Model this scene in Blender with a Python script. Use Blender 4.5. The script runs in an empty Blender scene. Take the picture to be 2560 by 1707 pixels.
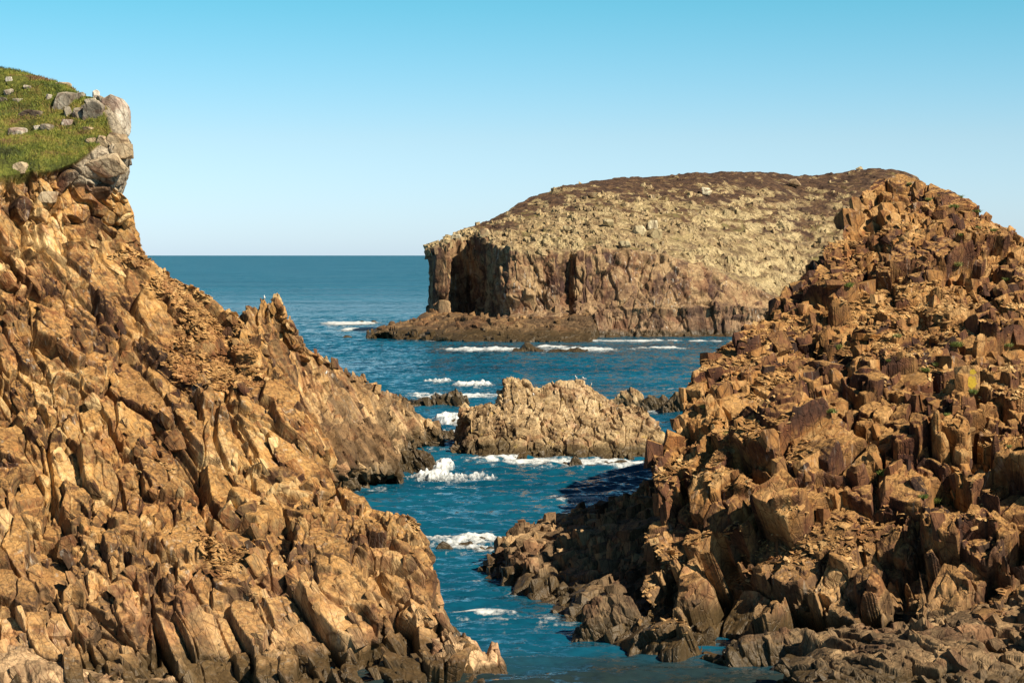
import bpy, bmesh, math, random
import numpy as np
from mathutils import Vector

# ------------------------------------------------------------------ camera, light, exposure
sc = bpy.context.scene
H, F, CX, HY = 25.0, 4777.1, 1280.0, 636.0        # camera height, focal length and horizon row in photo pixels
cam = bpy.data.cameras.new("camera"); camo = bpy.data.objects.new("camera", cam)
sc.collection.objects.link(camo); sc.camera = camo
camo.location = (0, 0, H); camo.rotation_euler = (math.radians(90), 0, 0)
cam.sensor_width = 36.0; cam.lens = 36.0 * F / 2560.0
cam.shift_y = -(853.5 - HY) / 2560.0
cam.clip_start = 1.0; cam.clip_end = 80000.0

SUN_EL, SUN_AZ = math.radians(41), math.radians(53)   # azimuth: turned to the right from straight behind the camera
sd = Vector((math.sin(SUN_AZ)*math.cos(SUN_EL), -math.cos(SUN_AZ)*math.cos(SUN_EL), math.sin(SUN_EL)))
sun = bpy.data.lights.new("sun", 'SUN'); sun.energy = 5.0; sun.angle = math.radians(0.5); sun.color = (1.0, 0.87, 0.68)
suno = bpy.data.objects.new("sun", sun); sc.collection.objects.link(suno)
suno.rotation_euler = sd.to_track_quat('Z', 'Y').to_euler()

w = bpy.data.worlds.new("World"); sc.world = w; w.use_nodes = True
wn = w.node_tree.nodes; wl = w.node_tree.links
bg = wn["Background"]; bg.inputs[1].default_value = 0.10
sky = wn.new("ShaderNodeTexSky"); sky.sky_type = 'NISHITA'; sky.sun_disc = False
sky.sun_elevation = SUN_EL
sky.sun_rotation = math.atan2(sd.x, sd.y)
sky.altitude = 0; sky.air_density = 1.0; sky.dust_density = 0.3; sky.ozone_density = 1.6
tint = wn.new("ShaderNodeMix"); tint.data_type = 'RGBA'; tint.blend_type = 'MULTIPLY'; tint.inputs[0].default_value = 1.0
tc = wn.new("ShaderNodeTexCoord"); sx = wn.new("ShaderNodeSeparateXYZ"); rp = wn.new("ShaderNodeValToRGB")
wl.new(tc.outputs['Generated'], sx.inputs[0]); wl.new(sx.outputs['Z'], rp.inputs[0])
e = rp.color_ramp.elements
e[0].position = 0.0; e[0].color = (0.30, 0.40, 0.63, 1)
e[1].position = 0.40; e[1].color = (0.07, 0.10, 0.12, 1)
e2 = rp.color_ramp.elements.new(0.13); e2.color = (0.162, 0.378, 0.412, 1)
e3 = rp.color_ramp.elements.new(0.06); e3.color = (0.29, 0.375, 0.47, 1)
scl = wn.new("ShaderNodeVectorMath"); scl.operation = 'SCALE'; scl.inputs['Scale'].default_value = 2.0; wl.new(rp.outputs[0], scl.inputs[0])
wl.new(sky.outputs[0], tint.inputs[6]); wl.new(scl.outputs[0], tint.inputs[7]); wl.new(tint.outputs[2], bg.inputs[0])

sc.view_settings.view_transform = 'Standard'; sc.view_settings.look = 'None'
sc.view_settings.exposure = 0.63; sc.view_settings.gamma = 1.0; sc.view_settings.use_curve_mapping = False
sc.cycles.max_bounces = 6; sc.cycles.diffuse_bounces = 1;  sc.cycles.transparent_max_bounces = 4

# ------------------------------------------------------------------ numeric helpers
rng = np.random.default_rng(7)
f32 = np.float32

def W(px, py, D):
    px, py, D = np.asarray(px, float), np.asarray(py, float), np.asarray(D, float)
    return np.stack([(px-CX)/F*D, D + 0*px, H - (py-HY)/F*D], -1)

def WD(py, z=0.0):            # distance at which height z shows on photo row py
    return (H - z) * F / (py - HY)

def hsh(ix, iy, iz, seed):
    h = (ix.astype(np.uint32)*np.uint32(374761393) + iy.astype(np.uint32)*np.uint32(668265263)
         + iz.astype(np.uint32)*np.uint32(2147483647) + np.uint32((seed*1274126177) & 0xffffffff))
    h ^= h >> np.uint32(13); h *= np.uint32(1274126177); h ^= h >> np.uint32(16); h *= np.uint32(2246822519); h ^= h >> np.uint32(15)
    return h

def u01(h, k=0):
    if k:
        h = h * np.uint32(2654435761) + np.uint32(k*977)
        h = h ^ (h >> np.uint32(15)); h = h * np.uint32(2246822519); h = h ^ (h >> np.uint32(13))
    return (h >> np.uint32(8)).astype(f32) * f32(1.0/16777216.0)

def vnoise(P, seed=0):        # value noise, -1..1
    P = P.astype(f32); i = np.floor(P); fr = P - i; i = i.astype(np.int64)
    fr = fr*fr*(3-2*fr); r = 0
    for dx in (0, 1):
        for dy in (0, 1):
            for dz in (0, 1):
                wgt = (fr[:, 0] if dx else 1-fr[:, 0])*(fr[:, 1] if dy else 1-fr[:, 1])*(fr[:, 2] if dz else 1-fr[:, 2])
                r = r + wgt*u01(hsh(i[:, 0]+dx, i[:, 1]+dy, i[:, 2]+dz, seed))
    return r*2-1

def fbm(P, scale, octv=4, seed=0, gain=0.5):
    P = P/scale; a, s, t = 1.0, 0, 0
    for k in range(octv):
        s = s + a*vnoise(P + 17.3*k, seed+k); t += a; a *= gain; P = P*2.03
    return s/t

def smooth(a, b, x):
    t = np.clip((x-a)/(b-a), 0, 1); return t*t*(3-2*t)

def cells(Q, seed, p=3.0, jit=0.8):
    """jointed rock: nearest jittered cell (box-like metric). returns id hash, offset from its centre, edge distance"""
    Q = Q.astype(f32); b = np.floor(Q-0.5); n = len(Q)
    F1 = np.full(n, 1e9, f32); F2 = np.full(n, 1e9, f32); ID = np.zeros(n, np.uint32); R = np.zeros((n, 3), f32)
    for dx in (0, 1):
        for dy in (0, 1):
            for dz in (0, 1):
                c = b + np.array([dx, dy, dz], f32); ci = c.astype(np.int64)
                h = hsh(ci[:, 0], ci[:, 1], ci[:, 2], seed)
                r = np.empty_like(Q)
                for k in range(3):
                    r[:, k] = Q[:, k] - (c[:, k] + 0.5 + jit*(u01(h, k+1)-0.5))
                a = np.abs(r); d = a[:, 0]**p + a[:, 1]**p + a[:, 2]**p
                m = d < F1
                F2 = np.where(m, F1, np.minimum(F2, d)); F1 = np.where(m, d, F1)
                ID = np.where(m, h, ID); R[m] = r[m]
    return ID, R, F2**(1/p)-F1**(1/p)

def frame(long, thin):        # orthonormal joint frame: long axis, middle, thin axis
    a = np.array(long, float); a /= np.linalg.norm(a)
    t = np.array(thin, float); t -= a*t.dot(a); t /= np.linalg.norm(t)
    return np.stack([a, np.cross(a, t), t])

def fracture(P, Fr, levels, seed):
    """levels: (sizes along frame axes, offset, tilt, groove, metric). returns displacement, tones and each point's block centre"""
    d = np.zeros(len(P), f32); tones = []
    Pw = P + 0.25*np.stack([vnoise(P/4.5, seed+50+k) for k in range(3)], -1)
    q = (Pw @ Fr.T)
    for k, (sz, off, tilt, gr, p) in enumerate(levels):
        sz = np.array(sz)
        qs = q/sz
        if k and len(levels) == 4: qs = qs*fac[:, None]
        ID, R, E = cells(qs, seed+11*k, p+2, 0.72)
        if k and len(levels) == 4: R = R/fac[:, None]
        if k == 0: fac = np.array([0.6, 0.8, 0.8, 1.0, 1.0, 1.5, 2.0], f32)[(u01(ID, 21)*6.999).astype(int)]
        # tilts gather round a few joint directions, so that facets of one set catch the light together
        t = [0.7*(np.floor(u01(ID, 5+a)*3)-1)*0.5 + 0.5*(u01(ID, 15+a)-0.5) for a in range(3)]
        o = u01(ID, 8)-0.5
        d += off*2*o + tilt*2*(t[0]*R[:, 0]*sz[0]*0.6 + t[1]*R[:, 1]*sz[1] + t[2]*R[:, 2]*sz[2])
        if gr: d -= gr*1.25*np.clip((0.050-E)/0.018, 0, 1)
        if k == len(levels)-3:
            calm = 0.2 + 0.8*smooth(-0.25, 0.3, vnoise(P/np.array([4.5, 4.5, 6.0])/max(1.0, sz[0]/8), seed+61)); d0 = d.copy()
            ctr = P - (R*sz)@Fr
        if k >= len(levels)-3: tones.append(u01(ID, 9))
    return d0 + (d-d0)*calm, tones, ctr

# ------------------------------------------------------------------ mesh helpers
def mesh_from(name, V, Q, T=None, col=None, smoothed=False):
    """V verts, Q quads (n,4), T triangles (m,3), col (nverts,4)"""
    me = bpy.data.meshes.new(name)
    nq = len(Q) if Q is not None else 0; nt = len(T) if T is not None else 0
    me.vertices.add(len(V)); me.vertices.foreach_set("co", np.ascontiguousarray(V, f32).ravel())
    idx = []
    if nq: idx.append(np.asarray(Q, np.int32).ravel())
    if nt: idx.append(np.asarray(T, np.int32).ravel())
    idx = np.concatenate(idx)
    me.loops.add(len(idx)); me.loops.foreach_set("vertex_index", idx)
    me.polygons.add(nq+nt)
    st = np.concatenate([np.arange(nq)*4, nq*4 + np.arange(nt)*3]).astype(np.int32)
    me.polygons.foreach_set("loop_start", st)
    me.polygons.foreach_set("use_smooth", np.full(nq+nt, smoothed, bool))
    me.update(calc_edges=True)
    if col is not None:
        at = me.attributes.new("tone", 'FLOAT_COLOR', 'POINT')
        at.data.foreach_set("color", np.ascontiguousarray(col, f32).ravel())
    return me

def link(name, me, mat=None, parent=None, loc=None, label=None, cat=None, group=None, kind=None):
    o = bpy.data.objects.new(name, me); sc.collection.objects.link(o)
    if mat is not None:
        me.materials.clear(); me.materials.append(mat)
    if parent: o.parent = parent
    if loc is not None: o.location = loc
    if label: o['label'] = label
    if cat: o['category'] = cat
    if group: o['group'] = group
    if kind: o['kind'] = kind
    return o

def grid_quads(nr, ncl):
    i = np.arange((nr-1)*(ncl-1)); r = i//(ncl-1); c = i % (ncl-1); a = r*ncl + c
    return np.stack([a, a+1, a+1+ncl, a+ncl], -1)

def resample_grid(C, nr, ncl, thin=None):
    """C (R, M, 3) control grid -> (nr, ncl, 3), spaced by mean arc length; also returns control coordinates"""
    def arc(G):
        L = np.linalg.norm(np.diff(G, axis=0), axis=-1).mean(1); s = np.concatenate([[0], np.cumsum(L)]); return s/s[-1]
    sv = arc(C); su = arc(C.transpose(1, 0, 2))
    if thin is not None:     # coarser mesh on a stretch that lies outside the picture
        ds = np.diff(su); ds[thin] *= 0.3; su = np.concatenate([[0], np.cumsum(ds)]); su /= su[-1]
    tv = np.linspace(0, 1, nr); tu = np.linspace(0, 1, ncl)
    fv = np.interp(tv, sv, np.arange(len(sv))); fu = np.interp(tu, su, np.arange(len(su)))
    def lerp(G, f):
        i = np.clip(np.floor(f).astype(int), 0, len(G)-2); t = (f-i)[:, None, None]; return G[i]*(1-t) + G[i+1]*t
    G = lerp(C, fv); G = lerp(G.transpose(1, 0, 2), fu).transpose(1, 0, 2)
    return G, fv, fu

def grid_normals(G):
    du = np.gradient(G, axis=1); dv = np.gradient(G, axis=0)
    n = np.cross(du, dv); n /= np.linalg.norm(n, axis=-1, keepdims=True)+1e-9
    return n

def blur(A, k):
    for ax in (0, 1):
        pad = [(0, 0)]*A.ndim; pad[ax] = (k, k+1); B = np.pad(A, pad, mode='edge').cumsum(axis=ax)
        n = A.shape[ax]
        A = (np.take(B, np.arange(2*k+1-1, 2*k+n), axis=ax) - np.concatenate([np.zeros_like(np.take(B, [0], axis=ax)), np.take(B, np.arange(0, n-1), axis=ax)], axis=ax))/(2*k+1)
    return A

def soften(G):                # one light 1-2-1 pass: takes the saw teeth off the steps between blocks
    G = G.copy(); G[1:-1] = 0.25*G[:-2] + 0.5*G[1:-1] + 0.25*G[2:]; G[:, 1:-1] = 0.25*G[:, :-2] + 0.5*G[:, 1:-1] + 0.25*G[:, 2:]
    return G

# block templates: convex angular stones
def make_templates(n, seed, chop=0.35, rough=0.22):
    r = random.Random(seed); out = []
    for _ in range(n):
        bm = bmesh.new()
        for sx_ in (-1, 1):
            for sy_ in (-1, 1):
                for sz_ in (-1, 1):
                    p = [sx_*(1-r.random()*rough*1.5), sy_*(1-r.random()*rough*1.5), sz_*(1-r.random()*rough*1.5)]
                    if r.random() < chop:
                        k = r.random()*0.7 + 0.2
                        for ax in range(3):
                            q = list(p); q[ax] *= (1-k); bm.verts.new(q)
                    else:
                        bm.verts.new(p)
        res = bmesh.ops.convex_hull(bm, input=bm.verts[:])
        bmesh.ops.delete(bm, geom=[g for g in res['geom_interior'] if isinstance(g, bmesh.types.BMVert)], context='VERTS')
        bmesh.ops.triangulate(bm, faces=bm.faces[:])
        bm.verts.ensure_lookup_table(); bm.verts.index_update()
        V = np.array([v.co[:] for v in bm.verts]); T = np.array([[v.index for v in f.verts] for f in bm.faces]); bm.free()
        out.append((V, T))
    return out
TPL = make_templates(32, 3, 0.6, 0.38)
TPL_FLAT = make_templates(16, 5, 0.55, 0.4)

def scatter(pos, rot, size, tpls, tone, rs):
    """pos (n,3) rot (n,3,3) rows = axes, size (n,3), tone (n,4) -> V, T, col"""
    k = rs.integers(0, len(tpls), len(pos)); Vs, Ts, Cs = [], [], []; base = 0
    for t, (V, T) in enumerate(tpls):
        m = np.where(k == t)[0]
        if not len(m): continue
        v = (V[None]*size[m][:, None, :]) @ rot[m] + pos[m][:, None, :]
        Vs.append(v.reshape(-1, 3)); off = (np.arange(len(m))*len(V) + base)[:, None, None]
        Ts.append((T[None] + off).reshape(-1, 3)); Cs.append(np.repeat(tone[m], len(V), 0)); base += len(m)*len(V)
    return np.concatenate(Vs), np.concatenate(Ts), np.concatenate(Cs)

def rand_rot(n, Fr, jitter, rs):
    """frames = Fr turned by random small rotations"""
    ax = rs.normal(size=(n, 3)); ax /= np.linalg.norm(ax, axis=1, keepdims=True); an = rs.normal(size=n)*jitter
    K = np.zeros((n, 3, 3)); K[:, 0, 1] = -ax[:, 2]; K[:, 0, 2] = ax[:, 1]; K[:, 1, 0] = ax[:, 2]
    K[:, 1, 2] = -ax[:, 0]; K[:, 2, 0] = -ax[:, 1]; K[:, 2, 1] = ax[:, 0]
    R = np.eye(3) + np.sin(an)[:, None, None]*K + (1-np.cos(an))[:, None, None]*(K@K)
    return np.einsum('ij,njk->nik', Fr, R) if Fr.ndim == 2 else Fr@R

def align(nrm):               # frames whose third axis is the given normal
    a = np.cross(nrm, [0.3, 0.2, 0.93]); a /= np.linalg.norm(a, axis=1, keepdims=True)+1e-9
    return np.stack([a, np.cross(nrm, a), nrm], 1)

# ------------------------------------------------------------------ material helpers
class NT:
    def __init__(s, name):
        s.m = bpy.data.materials.new(name); s.m.use_nodes = True; s.t = s.m.node_tree; s.n = s.t.nodes; s.l = s.t.links
        s.bsdf = s.n["Principled BSDF"]; s.out = s.n["Material Output"]
    def node(s, typ, **kw):
        nd = s.n.new(typ)
        for k, v in kw.items(): setattr(nd, k, v)
        return nd
    def set(s, sock, v):
        if isinstance(v, bpy.types.NodeSocket): s.l.new(v, sock)
        else: sock.default_value = v
    def math(s, op, a, b=0.0, c=0.0, clamp=False):
        nd = s.node("ShaderNodeMath", operation=op, use_clamp=clamp); s.set(nd.inputs[0], a); s.set(nd.inputs[1], b); s.set(nd.inputs[2], c); return nd.outputs[0]
    def mix(s, f, a, b, blend='MIX'):
        nd = s.node("ShaderNodeMix", data_type='RGBA', blend_type=blend); s.set(nd.inputs[0], f)
        s.set(nd.inputs[6], a if isinstance(a, bpy.types.NodeSocket) else (*a, 1)); s.set(nd.inputs[7], b if isinstance(b, bpy.types.NodeSocket) else (*b, 1)); return nd.outputs[2]
    def ramp(s, f, stops, interp='LINEAR'):
        nd = s.node("ShaderNodeValToRGB"); s.set(nd.inputs[0], f); cr = nd.color_ramp; cr.interpolation = interp
        while len(cr.elements) < len(stops): cr.elements.new(0.5)
        for el, (p, c) in zip(cr.elements, stops):
            el.position = p; el.color = (*c, 1) if len(c) == 3 else c
        return nd.outputs[0]
    def step(s, x, a, b): # smooth step a..b
        nd = s.node("ShaderNodeMapRange", interpolation_type='SMOOTHSTEP'); s.set(nd.inputs[0], x); nd.inputs[1].default_value = a; nd.inputs[2].default_value = b; return nd.outputs[0]
    def pos(s):
        return s.node("ShaderNodeNewGeometry").outputs['Position']
    def mapped(s, v, rows=None, scale=(1, 1, 1)):
        """project position on frame rows (dot products) then scale"""
        if rows is None:
            nd = s.node("ShaderNodeMapping"); s.set(nd.inputs[0], v); nd.inputs['Scale'].default_value = scale; return nd.outputs[0]
        c = s.node("ShaderNodeCombineXYZ")
        for k in range(3):
            d = s.node("ShaderNodeVectorMath", operation='DOT_PRODUCT'); s.set(d.inputs[0], v); d.inputs[1].default_value = tuple(float(x)*scale[k] for x in rows[k])
            s.l.new(d.outputs['Value'], c.inputs[k])
        return c.outputs[0]
    def noise(s, v, scale, detail=4, rough=0.55, dist=0.0):
        nd = s.node("ShaderNodeTexNoise"); s.set(nd.inputs['Vector'], v); nd.inputs['Scale'].default_value = scale
        nd.inputs['Detail'].default_value = detail; nd.inputs['Roughness'].default_value = rough; nd.inputs['Distortion'].default_value = dist; return nd.outputs['Fac']
    def vor(s, v, scale, feature='DISTANCE_TO_EDGE'):
        nd = s.node("ShaderNodeTexVoronoi", feature=feature); s.set(nd.inputs['Vector'], v); nd.inputs['Scale'].default_value = scale; return nd.outputs['Distance']

def rock_mat(name, Fr, stops, dust=(0.50, 0.27, 0.09), dust_amt=0.8, lo=(0.16, 0.13, 0.09), lo_z=(0.5, 9.0), wet_z=1.9,
             lichen=0.0, guano=0.0, vein=0.0, k=1.0, grey=(0.33, 0.28, 0.205), turf=None, turf_t=0.0, bump=1.0, lo_amt=0.8, lime=0.0):
    """k: size of the grain relative to the near cliffs"""
    m = NT(name); P = m.pos(); q = m.mapped(P, Fr, (0.35, 1.0, 1.6))
    at = m.node("ShaderNodeAttribute", attribute_name="tone"); sep = m.node("ShaderNodeSeparateColor"); m.l.new(at.outputs['Color'], sep.inputs[0])
    t1, t2, grass, a_ = sep.outputs[0], sep.outputs[1], sep.outputs[2], at.outputs['Alpha']
    big = m.noise(P, 0.09/k, 3); med = m.noise(P, 0.55/k, 4, 0.6); fine = m.noise(P, 3.6/k, 5, 0.7); streak = m.noise(q, 1.5/k, 5, 0.65, 0.3)
    x = m.math('MULTIPLY', t1, 0.42); x = m.math('MULTIPLY_ADD', t2, 0.22, x); x = m.math('MULTIPLY_ADD', m.step(big, 0.3, 0.7), 0.26, x)
    x = m.math('MULTIPLY_ADD', m.step(med, 0.25, 0.75), 0.24, x); x = m.math('MULTIPLY_ADD', m.math('SUBTRACT', streak, 0.5), 0.32, x)
    col = m.ramp(x, stops)
    geo = m.node("ShaderNodeNewGeometry"); sn = m.node("ShaderNodeSeparateXYZ"); m.l.new(geo.outputs['Normal'], sn.inputs[0])
    sp = m.node("ShaderNodeSeparateXYZ"); m.l.new(P, sp.inputs[0]); Z = sp.outputs[2]
    # lower, sea-washed rock is greyer and browner
    zz = m.math('MULTIPLY_ADD', m.math('SUBTRACT', med, 0.5), 6.0*k, Z)
    lowm = m.math('MULTIPLY', m.math('SUBTRACT', 1.0, m.step(zz, lo_z[0], lo_z[1])), lo_amt)
    locol = m.ramp(x, [(0.2, tuple(c*0.5 for c in lo)), (0.45, lo), (0.62, tuple(min(1, c*1.35) for c in lo)), (0.8, tuple(min(1, c*2.1) for c in lo))])
    col = m.mix(lowm, col, locol)
    # weathered crumbs and dust lying on the flats
    up = m.step(m.math('MULTIPLY_ADD', m.math('SUBTRACT', fine, 0.5), 0.5, sn.outputs[2]), 0.58, 0.9)
    dm = m.math('MULTIPLY', m.math('MULTIPLY', up, dust_amt), m.math('SUBTRACT', 1.0, m.math('MULTIPLY', lowm, 0.6)))
    dcol = m.mix(m.step(fine, 0.35, 0.7), tuple(c*0.55 for c in dust), dust)
    col = m.mix(dm, col, dcol)
    if vein:
        v = m.vor(m.mapped(P, Fr, (0.6, 1.0, 1.2)), 0.9/k); vm = m.math('MULTIPLY', m.math('SUBTRACT', 1.0, m.step(v, 0.0, 0.035)), vein)
        col = m.mix(m.math('MULTIPLY', vm, m.step(big, 0.45, 0.6)), col, (0.55, 0.38, 0.16))
    if lichen:
        lm = m.math('MULTIPLY', m.step(m.noise(P, 0.8/k, 5, 0.7), 0.60, 0.66), lichen); col = m.mix(lm, col, (0.48, 0.34, 0.07))
    if lime:
        lm = m.math('MULTIPLY', m.step(m.noise(P, 0.3/k, 5, 0.7), 0.45, 0.62), lime); col = m.mix(lm, col, m.mix(fine, (0.30, 0.26, 0.10), (0.48, 0.42, 0.22)))
    if guano:
        qv = m.mapped(P, None, (1.4/k, 1.4/k, 0.16/k)); g = m.noise(qv, 1.6, 4, 0.6); g2 = m.noise(P, 0.12/k, 3)
        gm = m.math('MULTIPLY', m.math('MULTIPLY', m.step(g, 0.58, 0.68), m.step(g2, 0.45, 0.6)), guano); col = m.mix(gm, col, (0.62, 0.58, 0.50))
    # alpha channel of the attribute: pale grey stone; blue channel: turf
    gcol = m.ramp(m.math('MULTIPLY_ADD', m.math('SUBTRACT', streak, 0.5), 0.7, m.math('MULTIPLY_ADD', t1, 0.25, m.math('MULTIPLY', fine, 0.7))),
                  [(0.25, tuple(c*0.45 for c in grey)), (0.42, grey), (0.75, tuple(min(1, c*1.5) for c in grey))])
    col = m.mix(a_, col, gcol)
    if turf:
        tcx = m.math('ADD', m.math('MULTIPLY', m.noise(P, 0.35/k, 4, 0.6), 0.7), m.math('MULTIPLY', fine, 0.3))
        if turf_t: tcx = m.math('MULTIPLY_ADD', m.math('SUBTRACT', t1, 0.5), turf_t, tcx)
        col = m.mix(grass, col, m.ramp(tcx, turf))
    pt = m.step(m.noise(P, 0.28/k, 5, 0.65, 0.6), 0.52, 0.60)      # iron-dark, purplish patches
    col = m.mix(m.math('MULTIPLY', m.math('MULTIPLY', pt, 0.75), m.math('SUBTRACT', 1.0, m.math('MAXIMUM', grass, m.math('MAXIMUM', a_, dm)))), col, m.mix(1.0, col, (0.62, 0.46, 0.44), 'MULTIPLY'))
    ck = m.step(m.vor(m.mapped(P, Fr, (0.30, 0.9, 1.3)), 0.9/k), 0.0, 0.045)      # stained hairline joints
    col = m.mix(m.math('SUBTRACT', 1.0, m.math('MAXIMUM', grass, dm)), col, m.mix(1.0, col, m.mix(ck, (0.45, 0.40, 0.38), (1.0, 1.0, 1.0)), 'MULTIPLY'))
    # darker grain
    col = m.mix(1.0, col, m.ramp(fine, [(0.25, (0.45, 0.43, 0.42)), (0.5, (0.95, 0.95, 0.95)), (0.8, (1.25, 1.22, 1.18))]), 'MULTIPLY')
    stn = m.noise(m.mapped(P, None, (1.0/k, 1.0/k, 0.22/k)), 0.55, 5, 0.65)
    col = m.mix(1.0, col, m.ramp(stn, [(0.36, (0.50, 0.46, 0.43)), (0.50, (1.0, 1.0, 1.0)), (0.62, (1.0, 1.0, 1.0)), (0.74, (1.22, 1.18, 1.08))]), 'MULTIPLY')
    # wet band at the waterline
    zw = m.math('MULTIPLY_ADD', m.math('SUBTRACT', med, 0.5), 1.6*min(k, 2.0), Z)
    wet = m.math('SUBTRACT', 1.0, m.step(zw, wet_z*0.45, wet_z*1.15)) if wet_z > 0 else m.math('MULTIPLY', zw, 0.0)
    col = m.mix(m.math('MULTIPLY', wet, 0.85), col, m.mix(fine, (0.018, 0.013, 0.008), (0.085, 0.06, 0.025)))
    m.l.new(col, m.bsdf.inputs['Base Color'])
    m.set(m.bsdf.inputs['Roughness'], m.math('MULTIPLY_ADD', wet, -0.5, 0.88))
    m.bsdf.inputs['Specular IOR Level'].default_value = 0.3
    crack = m.step(m.vor(m.mapped(P, Fr, (0.45, 1.0, 1.5)), 1.5/k), 0.0, 0.05)
    hgt = m.math('MULTIPLY_ADD', crack, 0.10, m.math('MULTIPLY_ADD', fine, 0.24, m.math('MULTIPLY', streak, 0.16)))
    b = m.node("ShaderNodeBump"); b.inputs['Strength'].default_value = 0.9; b.inputs['Distance'].default_value = 0.38*k*bump; m.l.new(hgt, b.inputs['Height'])
    m.l.new(b.outputs[0], m.bsdf.inputs['Normal'])
    return m.m

# ------------------------------------------------------------------ cliff builder
def build_cliff(C, nr, ncl, Fr, levels, seed, big=(9, 1.6), terr=None, amp_fn=None, mask_fn=None, blocks=0, bsize=(0.5, 0.25), scree=0,
                pre=None, bias=0.0, terr_fn=None, slope_turf=False, crisp=0.9, thin=None, u0=0, flip=False, scree_fn=None, big_fn=None, block_fn=None, scree_size=(0.22, 0.05), block_tone=None, bj=0.25):
    """C: control grid of points. Returns mesh arrays (V, Q, T, col) and the smooth grid for placing things"""
    G, fv, fu = resample_grid(C, nr, ncl, thin); fu = fu - u0
    N = grid_normals(G)
    if flip: N = -N
    P = G.reshape(-1, 3)
    amp = np.ones(len(P), f32) if amp_fn is None else amp_fn(P, fv, fu, nr, ncl).astype(f32)
    vv, uu = np.repeat(fv, ncl), np.tile(fu, nr)
    N = blur(N, 25); N /= np.linalg.norm(N, axis=-1, keepdims=True); N = N.reshape(-1, 3)
    def base_d(P):
        d = big[1]*fbm(P, big[0], 3, seed+90)*(1 if big_fn is None else big_fn(P, vv, uu))
        if terr:
            s, A, tx, ty = terr
            zt = (P[:, 2] + tx*P[:, 0] + ty*P[:, 1])/s + 0.9*fbm(P, s*3.0, 3, seed+70)
            fr = zt - np.floor(zt); ledge = u01(hsh(np.floor(zt).astype(np.int64), (P[:, 0]/14).astype(np.int64)*0, np.zeros(len(P), np.int64), seed))
            f = np.where(fr < 0.68, fr/0.68, (1-fr)/0.32)
            d += (1 if terr_fn is None else terr_fn(P, vv, uu))*A*(f-0.5)*(0.5+ledge)*(0.6+0.8*smooth(-0.3, 0.3, vnoise(P/7.0, seed+33)))
        return d + (0 if pre is None else pre(P, fv, fu, nr, ncl))
    fd, tones, ctr = fracture(P, Fr, levels, seed)
    # every joint block keeps one offset of its own, so its faces stay flat and the steps between blocks stay sharp
    hard = base_d(ctr)*amp; soft = base_d(P)*amp; d = crisp*hard + (1-crisp)*soft
    d = d - bias*amp*smooth(-1.0, 3.5, P[:, 2])
    Ps = P + N*(soft - bias*amp*smooth(-1.0, 3.5, P[:, 2]))[:, None]
    P = P + N*d[:, None]
    N1 = grid_normals(blur(Ps.reshape(nr, ncl, 3), 6))
    if flip: N1 = -N1
    N1 = N1.reshape(-1, 3); G1 = Ps
    fd = fd*amp
    # ledge flats carry loose scree: less block relief
    scr = smooth(0.60, 0.80, N1[:, 2] + 0.12*vnoise(P/1.3, seed+5))*(amp > 0.5)
    if scree_fn is not None: scr = scr*scree_fn(P, np.repeat(fv, ncl), np.tile(fu, nr))
    fd = fd*(1-0.6*scr) + 0.05*vnoise(P/0.35, seed+6)*amp
    Pf = soften((P + N*fd[:, None]).reshape(nr, ncl, 3)).reshape(-1, 3)
    col = np.zeros((len(P), 4), f32); col[:, 0] = tones[0]; col[:, 1] = tones[1]
    if mask_fn is not None:
        g, a, *t_ = mask_fn(P, fv, fu, nr, ncl); col[:, 2] = g; col[:, 3] = a
        if t_: col[:, 0] = np.where(g > 0.4, t_[0], col[:, 0])
    if slope_turf:      # turf and heath only hold on the gentle treads between outcrops
        top = np.clip(col[:, 2]+col[:, 3], 0, 1); fl = smooth(0.74, 0.90, N1[:, 2] + 0.25*fbm(P, 3.0, 3, seed+66))
        g2 = np.clip(col[:, 2]*0.9 + 0.40, 0, 1)*fl; col[:, 2] = top*g2; col[:, 3] = top*(1-g2)
    Q = grid_quads(nr, ncl)
    if flip: Q = Q[:, ::-1]
    rs = np.random.default_rng(seed+1)
    Vs, Ts, Cs = [Pf], [], [col]; base = len(Pf)
    ok = np.where((amp > 0.5) & (P[:, 2] > -0.5))[0]
    if blocks:
        wgt = 0.15 + smooth(0.1, 0.5, vnoise(P[ok]/5.0, seed+44)); wgt *= 1 if block_fn is None else block_fn(P[ok], np.repeat(fv, ncl)[ok], np.tile(fu, nr)[ok]); wgt /= wgt.sum()
        i = rs.choice(ok, blocks, p=wgt)
        sz = bsize[0]*np.exp(rs.normal(size=blocks)*0.55)[:, None]*np.array([1.5, 0.95, 0.55])*(1+rs.normal(size=(blocks, 3))*0.18).clip(0.5, 1.6)
        sz = np.minimum(sz, bsize[0]*2.4)
        rot = rand_rot(blocks, Fr, bj, rs)
        pos = Pf[i] - N1[i]*(sz.mean(1)*0.35)[:, None]
        tn = col[i].copy(); tn[:, 3] = np.maximum(tn[:, 3], tn[:, 2]); tn[:, 2] = 0; tn[:, 0] = rs.random(blocks); tn[:, 1] = rs.random(blocks)
        v, t, c = scatter(pos, rot, sz, TPL, tn, rs); Vs.append(v); Ts.append(t+base); Cs.append(c); base += len(v)
    S = None
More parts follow.
